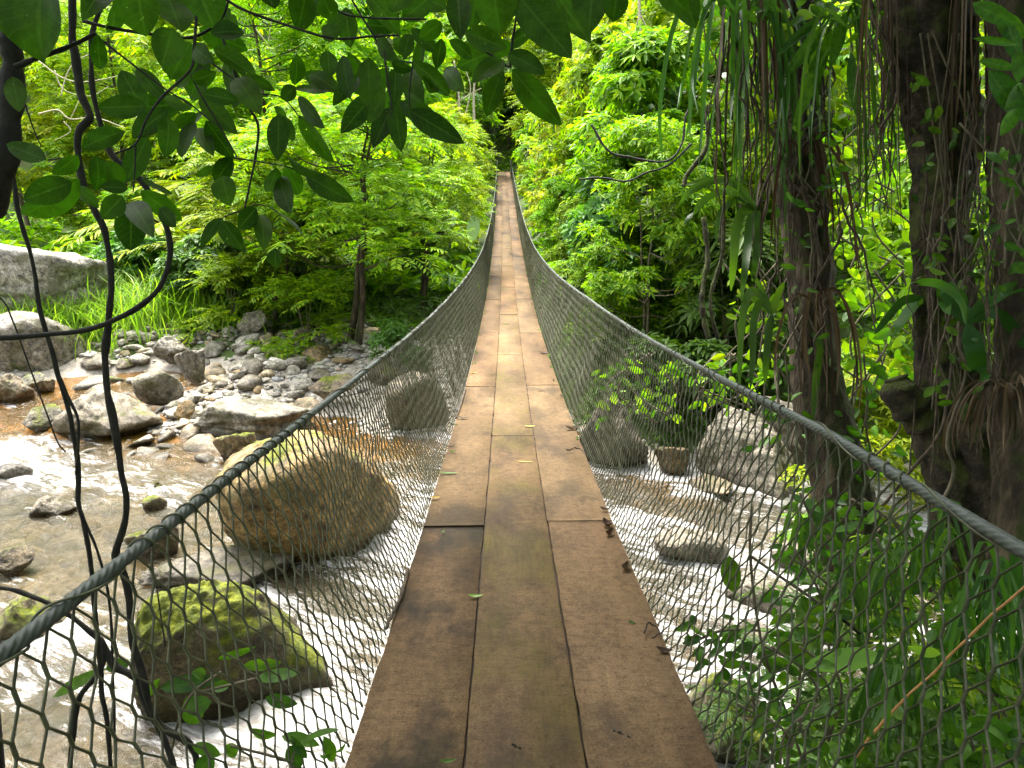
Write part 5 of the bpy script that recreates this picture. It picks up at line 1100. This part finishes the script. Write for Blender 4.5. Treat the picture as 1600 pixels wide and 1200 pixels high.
for i, (box, n, s, t, lab, st) in enumerate(PL): leafplant('understorey_shrub', scatter_leaves(box, n, s, rg, .5), t, lab, L_SHRUB, 'shrub', 60+i, st, 2.4, .18)
rg = np.random.default_rng(909)
for i, (box, n, s_, t, lab) in enumerate([
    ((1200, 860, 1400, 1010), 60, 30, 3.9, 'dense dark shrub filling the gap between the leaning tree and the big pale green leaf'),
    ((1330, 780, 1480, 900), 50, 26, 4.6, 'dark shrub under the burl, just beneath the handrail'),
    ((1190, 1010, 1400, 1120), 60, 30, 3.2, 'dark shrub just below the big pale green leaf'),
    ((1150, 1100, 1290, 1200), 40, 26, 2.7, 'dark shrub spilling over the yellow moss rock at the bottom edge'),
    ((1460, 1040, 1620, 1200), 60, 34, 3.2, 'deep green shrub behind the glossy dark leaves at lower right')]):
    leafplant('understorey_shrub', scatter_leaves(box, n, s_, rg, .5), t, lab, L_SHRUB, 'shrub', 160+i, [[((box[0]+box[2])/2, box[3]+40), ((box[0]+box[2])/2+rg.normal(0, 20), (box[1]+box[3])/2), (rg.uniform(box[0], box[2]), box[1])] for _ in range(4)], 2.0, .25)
leafplant('big_pale_leaf', [(1375, 1022, 1255, 1042, 36)], 3.0, 'single big pale green leaf lying across the lower right netting', L_LIME, 'leaf', 71)
leafplant('big_pale_leaf', [(1470, 1022, 1418, 1010, 20)], 3.0, 'small yellowish leaf right of the big pale green leaf', L_LIME, 'leaf', 72)
leafplant('holed_leaf', [(1140, 868, 1146, 925, 32)], 3.4, 'dark hanging leaf against the white water behind the right netting', L_SHRUB, 'leaf', 73)
leafplant('dark_leaf', [(1585, 1150, 1500, 1130, 44), (1520, 1120, 1590, 1170, 40)], 2.7, 'pair of glossy dark leaves at the lower right corner', L_SHRUB, 'leaf', 74)
for i, (x, y, n, L, W, t, fan, lab) in enumerate([
    (1530, 1010, 34, 190, 7, 3.5, (-1.5, 1.5), 'clump of glossy blade leaves behind the orange stick at right'),
    (1590, 980, 32, 210, 7, 3.4, (-1.4, 1.2), 'clump of glossy blade leaves at the right edge below the handrail'),
    (1450, 900, 28, 160, 6, 4.2, (-1.5, 1.5), 'clump of blades under the thick mossy tree'),
    (1350, 960, 30, 160, 5.5, 3.7, (-1.5, 1.5), 'clump of narrow blades in the middle of the lower right'),
    (1265, 860, 26, 120, 5, 4.6, (-1.5, 1.5), 'spiky narrow tuft under the leaning tree'),
    (1420, 1120, 30, 180, 6.5, 3.0, (-1.5, 1.5), 'clump of blades at the bottom edge right of centre')]):
    straps('blade_plant', droop_specs(x, y, n, L, W, rg, fan, .6, .35), t, lab, L_STRAP, 'plant', 80+i, .22)
vine([(1640, 885), (1600, 916), (1540, 970), (1480, 1030), (1420, 1085), (1370, 1140), (1335, 1185)], 2.5, 2.6, 'orange-brown stick slanting behind the lower right netting', 'stick', M_TWIG, 'stick')
vine([(1225, 905), (1270, 935), (1300, 955), (1345, 990)], 3.4, 3.45, 'dark twig lying among the leaves of the lower right', 'twig', M_BARK2, 'twig')
rg = np.random.default_rng(777)
for i, (x, y, z, n, L, lab) in enumerate([
    (1300, 960, 2.3, 13, .62, 'arching green fern right of the leafy shrub in the middle of the lower right'), (1450, 1010, 2.6, 14, .6, 'arching green fern behind the orange stick'),
    (1340, 1150, 2.5, 13, .5, 'arching green fern at the bottom edge right of the yellow moss rock'), (1560, 1090, 2.7, 14, .6, 'arching green fern in the lower right corner'),
    (1230, 1040, 1.9, 12, .55, 'arching green fern behind the single twig against the white water'), (1400, 880, 2.2, 13, .6, 'arching green fern under the thick mossy tree'),
    (1160, 1120, 1.7, 12, .45, 'small fern beside the yellow moss rock'), (1280, 850, 1.7, 12, .6, 'arching green fern at the root of the leaning tree')]):
    p, t = at_z(x, y, z); az = np.arange(n)*2.399+rg.uniform(0, 6); el = rg.uniform(.35, 1.15, n)
    D = np.stack([np.cos(az)*np.cos(el), np.sin(az)*np.cos(el), np.sin(el)], -1); Lf = L*rg.uniform(.7, 1.2, n)
    V, Q = fronds(np.zeros((n, 3)), D, Lf, 16, .13*L/.6, .026*L/.6, rg, .55)
    r = empty('fern', tuple(p)); tag(r, lab, 'fern'); obj('foliage', mesh_np('foliage', V, Q), L_ROS if i % 2 else L_SHRUB, r); mb = MB()
    for k in range(n): f = np.linspace(0, 1, 7)[:, None]; mb.tube(D[k]*Lf[k]*f-np.array([[0, 0, 1.0]])*Lf[k]*.55*f*f, np.linspace(.004, .001, 7), 4)
    obj('stalk', mb.me('stalk', True), M_STEM, r)
# plants at the lower left, below the rail
leafplant('bank_plant', [(165, 1045, 205, 1035, 22), (165, 1045, 82, 1090, 20), (250, 1075, 345, 1062, 26), (320, 1060, 300, 1050, 22), (290, 1090, 310, 1130, 40), (330, 1095, 292, 1110, 30), (380, 1040, 440, 1035, 20), (400, 1060, 470, 1050, 22), (360, 1070, 330, 1075, 18), (415, 1090, 465, 1100, 22), (340, 1030, 400, 1010, 14), (250, 1060, 215, 1085, 20)], 2.5, 'leafy bank plant in front of the great dark boulder behind the left netting', L_SHRUB, 'plant', 91, [[(260, 1230), (275, 1140), (300, 1085), (345, 1050)], [(300, 1085), (400, 1060)]], 2.2)
leafplant('bank_plant', [(430, 1150, 392, 1138, 20), (440, 1150, 500, 1165, 22), (450, 1165, 470, 1200, 26), (470, 1160, 530, 1140, 20), (500, 1180, 540, 1160, 22), (330, 1180, 310, 1210, 30), (350, 1165, 370, 1180, 20), (300, 1165, 345, 1180, 22), (520, 1190, 505, 1150, 20), (480, 1185, 455, 1150, 18)], 2.1, 'leafy bank plant at the bottom edge close to the left of the deck', L_SHRUB, 'plant', 92, [[(450, 1260), (455, 1190), (470, 1155)], [(460, 1190), (360, 1165)]], 2.2)
leafplant('rock_sprig', [(385, 640, 372, 634, 6), (390, 642, 408, 634, 6), (392, 645, 400, 652, 6), (388, 645, 376, 652, 5), (392, 640, 396, 628, 6), (432, 644, 420, 640, 5), (434, 644, 446, 638, 5)], 15.6, 'tiny green sprig growing on the broad pale slab', L_LIME, 'plant', 93, spread=.02)
# small things in the far greenery
straps('bromeliad', [([(380, 252), (380+dx*.6, 252-abs(dy)*.9), (380+dx, 252-dy)], 5) for dx, dy in ((-24, 4), (-20, 14), (-12, 22), (-4, 26), (5, 25), (13, 21), (22, 14), (28, 6), (26, -3), (-22, -6), (16, 10), (-9, 12))], 22, 'yellow rosette plant glowing in the trees between the hanging leaves', L_YEL, 'epiphyte', 201, .02)
leafplant('banana_plant', [(676, 380, 690, 312, 30), (690, 360, 716, 318, 26), (735, 380, 742, 330, 22), (668, 370, 655, 330, 16)], 27, 'pale broad banana-like leaf among the bushes left of the deck', L_PALE, 'plant', 202, spread=.2)
def bare(label, strokes, t, seed, mat):
    rg = np.random.default_rng(seed); b = at_t(*strokes[0][0][0], t); mb = MB()
    for pts, r in strokes:
        tt = t; mb.tube(px_path(pts, tt)-b, np.linspace(r, r*.5, len(pts)*7)*tt/FPX, 5)
    return tag(obj('dry_plant', mb.me('dry_plant', True), mat, None, tuple(b)), label, 'plant')
bare('pale slender bare stems rising left of the bridge end behind the hanging leaves', [([(718, 200), (716, 140), (709, 95)], 2.2), ([(741, 195), (740, 150), (744, 100)], 2.4), ([(725, 190), (735, 140), (728, 110)], 1.2), ([(706, 170), (717, 158), (730, 150), (741, 143), (752, 138)], .9)], 40, 5, M_PALE)
bare('tangle of pale dry twigs on the sunlit slope at top left', [([(60, 95), (95, 120), (130, 128), (190, 118)], 1.1), ([(95, 150), (105, 115), (120, 95), (150, 80)], 1.1), ([(60, 178), (90, 172), (110, 186), (150, 184), (195, 200)], 1.3), ([(100, 190), (110, 205), (85, 220)], .9), ([(85, 110), (100, 140), (140, 150), (170, 135)], .9), ([(130, 128), (124, 155), (110, 186)], .9)], 26, 6, M_PALE)
bare('pale crossing twigs on the slope seen between the hanging leaves', [([(380, 80), (420, 76), (470, 80)], 1.1), ([(395, 40), (415, 65), (430, 90), (440, 115)], 1.3), ([(400, 95), (440, 70), (480, 55)], 1.0), ([(425, 30), (420, 70), (432, 105)], .9)], 30, 7, M_PALE)
bare('dry leaning stem with peeling bark behind the tall grass', [([(300, 500), (290, 460), (272, 400), (255, 350)], 5), ([(285, 440), (300, 410), (318, 390)], 1.6)], 24, 8, M_PALE)
bare('dead brown hanging stem at the top centre right', [([(998, -20), (1000, 40), (1004, 100)], 3), ([(1000, 20), (992, 50), (986, 70)], 1.2), ([(1002, 25), (1012, 50), (1014, 90)], 1.2)], 20, 9, M_PALE)
# ------------------------------------------------------------------ litter on the deck
def deck_pt(px, py):
    Y = 3.0
    for _ in range(30):
        p, t = at_z(px, py, float(deck_z(Y))); Y = .5*Y+.5*p[1]
    return p
def litter(px, py, ang, L, W, mat, label, curl=.3, name='fallen_leaf', cat='leaf', group=None, seed=0):
    rg = np.random.default_rng(seed+int(px*7+py)); p = deck_pt(px, py); a = ang; d = np.array([math.cos(a), math.sin(a), -.08])
    s = np.array([-math.sin(a), math.cos(a), 0]); m = 9; rows = []
    for f in np.linspace(0, 1, m):
        w = W/2*math.sin(PI*min(max(f, .02), .985)**.9)**.75; up = curl*L*(2*f-1)**2*.5+.006
        for u in (-1, -.5, 0, .5, 1): rows.append(d*L*(f-.5)+s*w*u+np.array([0, 0, up+abs(u)**1.5*w*curl*1.2]))
    V = np.array(rows); V[:, 2] -= V[:, 2].min()-.003; i = np.arange(m-1)[:, None]*5+np.arange(4)[None]
    o = obj(name, mesh_np(name, V, np.stack([i, i+1, i+6, i+5], -1).reshape(-1, 4), None, True), mat, None, tuple(p))
    o.location[2] = float(deck_z(p[1]))+.004; return tag(o, label, cat, group)
litter(743, 934, .1, .068, .026, L_LIME, 'green and yellow leaf lying across the left seam of the near deck', .25)
litter(692, 833, 1.2, .035, .016, L_SHRUB, 'tiny green leaf just above the near left plank joint', .3)
litter(949, 824, 1.9, .10, .05, L_DEAD, 'curled tan dead leaf at the right plank joint', .7)
litter(952, 838, .9, .07, .04, L_DEAD, 'smaller curled brown leaf tucked under the tan one at the right plank joint', .9)
litter(978, 892, 1.2, .075, .045, L_DEAD, 'curled tan leaf at the right deck edge nearest the viewer', .8)
litter(945, 799, -.2, .06, .03, L_DEAD, 'brown leaf at the right deck edge above the plank joint', .6)
litter(820, 723, .1, .13, .022, L_YDEAD, 'long narrow yellow leaf lying crosswise in the middle of the deck', .1)
litter(680, 780, .3, .07, .032, L_YDEAD, 'small yellow-orange leaf at the left deck edge', .4)
litter(700, 741, .1, .14, .03, L_SHRUB, 'narrow green leaf at the left deck edge', .15)
litter(722, 655, -.3, .15, .04, L_DEAD, 'dull folded leaf at the left deck edge further on', .3)
litter(894, 672, .3, .13, .05, L_DEAD, 'dark curled leaf at the right deck edge further on', .6)
litter(850, 553, .1, .16, .08, L_DEAD, 'pale bleached leaf at the right edge in the middle of the bridge', .3)
litter(987, 976, 2.2, .035, .022, L_NEAR, 'small black scrap on the right plank near the viewer', .3)
litter(700, 1193, .2, .05, .016, L_SHRUB, 'green scrap at the bottom edge of the left plank', .3)
litter(828, 667, .2, .10, .03, L_YDEAD, 'faint yellow leaf on the middle plank', .1)
litter(740, 584, .2, .10, .05, L_YDEAD, 'yellow leaf by the left edge near the second joint', .3)
litter(846, 611, .2, .12, .04, L_DEAD, 'orange-brown leaf by the right edge near the second joint', .2)
litter(790, 507, .1, .2, .05, L_NEAR, 'dark leaf on the left seam far along the deck', .2)
rg = np.random.default_rng(15)
for k in range(46):
    Y = rg.uniform(1.9, 26)**1.0; sd = -1 if rg.random() < .5 else 1
    y = Y; x = sd*(HW-rg.uniform(-.01, .055)); p = np.array([x+deck_x(y), y, deck_z(y)])
    v = p-CAM; tt = v@CF; px, py = 800+FPX*(v@CR)/tt, 600-FPX*(v@CU)/tt
    litter(px, py, rg.uniform(0, 6.3), rg.uniform(.03, .075), rg.uniform(.014, .034), (L_DEAD, L_DEAD, L_SHRUB, L_NEAR)[rg.integers(4)], 'small withered leaf caught along the '+('left' if sd < 0 else 'right')+' edge of the deck', .6, group='withered leaves along the deck edge', seed=k)
for k in range(26):
    y = rg.uniform(1.9, 9); x = rg.uniform(-.5, .5); p = np.array([x, y, deck_z(y)]); v = p-CAM; tt = v@CF
    litter(800+FPX*(v@CR)/tt, 600-FPX*(v@CU)/tt, rg.uniform(0, 6.3), rg.uniform(.008, .022), rg.uniform(.004, .008), L_NEAR, 'tiny dark crumb of leaf lying on the near planks', .3, 'leaf_crumb', group='leaf crumbs on the planks', seed=k)
def deckstick(pts, r, label, mat=M_ROOT, lift=.01, name='twig'):
    P = spline(np.array([deck_pt(*q)+np.array([0, 0, lift]) for q in pts]), 20); P[:, 2] += .006*fbm(np.arange(20)*.4, r, 1, 2)
    V, Q, T = tube(P, np.linspace(r, r*.6, 20)*(1+.15*fbm(np.arange(20)*.7, 3, 2, 2)), 7); return tag(obj(name, mesh_np(name, V-P[0], Q, T, True), mat, None, tuple(P[0])), label, 'twig')
deckstick([(637, 893), (628, 930), (612, 965), (603, 985)], .011, 'thick pale twig lying along the left deck edge')
deckstick([(727, 610), (718, 640), (712, 655)], .012, 'thin twig at the left deck edge far along')
deckstick([(1006, 1000), (1012, 985), (1026, 990), (1030, 1000), (1018, 1006)], .004, 'little looped tendril at the right deck edge', M_VINE, .03)
deckstick([(885, 705), (905, 702), (915, 712)], .006, 'thin twig at the right deck edge further on')
deckstick([(800, 1165), (808, 1170), (815, 1172)], .0035, 'tiny dark twig on the middle plank', M_VINE, .004)
deckstick([(958, 1144), (975, 1150), (986, 1156)], .0035, 'tiny dark twig on the right plank', M_VINE, .004)
# ------------------------------------------------------------------ canopy of the near bank, overhead
def canopy(nm, X, Y, z0, z1, rx, n, lab, seed, off=(0, 0), per=48):
    rg = np.random.default_rng(seed); zg = float(hgt(X, Y)); r = empty(nm, (X, Y, zg)); tag(r, lab, 'tree')
    c, lr = lobes_of(rg, rx, z0-zg, z1-zg, n, 1.15); c[:, 0] += off[0]; c[:, 1] += off[1]; P, d = lobe_points(rg, c, lr, per, .5)
    V, Q = rosettes(P, nrm(d*.5+np.array([0, 0, .9])), 6, .3, .13, rg, .25)
    obj('crown', mesh_np('crown', V, Q), L_NEAR, r); obj('trunk', trunk_mesh('trunk', z1-zg-1, .2, c[::2], rg, .03), M_BARK2, r)
canopy('canopy_tree', -3.4, -1.6, 9.0, 12.5, 4.6, 40, 'tall near-bank tree behind the viewer, its crown shading the near deck', 501, (2.6, 5.4), 52)
canopy('canopy_tree', 4.6, .6, 8.6, 12.5, 4.4, 34, 'tall tree on the near bank whose crown shades the right of the near deck', 502, (-.5, 2.0), 36)
# ------------------------------------------------------------------ sky, sun, camera
SUN_EL, SUN_AZ = math.radians(62), math.radians(-18)   # azimuth from +Y toward +X
w = bpy.data.worlds.new('World'); SC.world = w; w.use_nodes = True; nt = w.node_tree
bg = nt.nodes.get('Background') or nt.nodes.new('ShaderNodeBackground')
sky = nt.nodes.new('ShaderNodeTexSky'); sky.sky_type = 'NISHITA'; sky.sun_disc = False
sky.sun_elevation = SUN_EL; sky.sun_rotation = SUN_AZ; sky.air_density = 1.0; sky.dust_density = 4.0; sky.ozone_density = .6
hs = nt.nodes.new('ShaderNodeHueSaturation'); hs.inputs['Saturation'].default_value = .3; nt.links.new(sky.outputs[0], hs.inputs['Color']); nt.links.new(hs.outputs[0], bg.inputs[0]); bg.inputs[1].default_value = .15
sd = bpy.data.lights.new('sun', 'SUN'); sd.energy = 1.5; sd.angle = math.radians(25); sd.color = (1, .95, .85)
so = bpy.data.objects.new('sun', sd); COL.objects.link(so)
dv = Vector((math.sin(SUN_AZ)*math.cos(SUN_EL), math.cos(SUN_AZ)*math.cos(SUN_EL), math.sin(SUN_EL)))
so.rotation_euler = dv.to_track_quat('Z', 'Y').to_euler(); so.location = (0, 0, 40)
cd = bpy.data.cameras.new('camera'); cd.sensor_width = 36; cd.lens = 27; cd.clip_start = .05; cd.clip_end = 1500
co = bpy.data.objects.new('camera', cd); COL.objects.link(co)
from mathutils import Matrix
M = Matrix(((CR[0], CU[0], -CF[0], CAM[0]), (CR[1], CU[1], -CF[1], CAM[1]), (CR[2], CU[2], -CF[2], CAM[2]), (0, 0, 0, 1)))
co.matrix_world = M; SC.camera = co
SC.view_settings.view_transform = 'Standard'; SC.view_settings.look = 'None'; SC.view_settings.gamma = 1; SC.view_settings.exposure = 3.05
SC.render.engine = 'CYCLES'; cy_ = SC.cycles; cy_.max_bounces = 10; cy_.diffuse_bounces = 6; cy_.glossy_bounces = 3; cy_.transmission_bounces = 7; cy_.transparent_max_bounces = 8
cy_.use_denoising = True; cy_.denoising_prefilter = 'ACCURATE'; cy_.denoising_input_passes = 'RGB_ALBEDO_NORMAL'; cy_.sample_clamp_indirect = 6; cy_.caustics_reflective = False; cy_.caustics_refractive = False
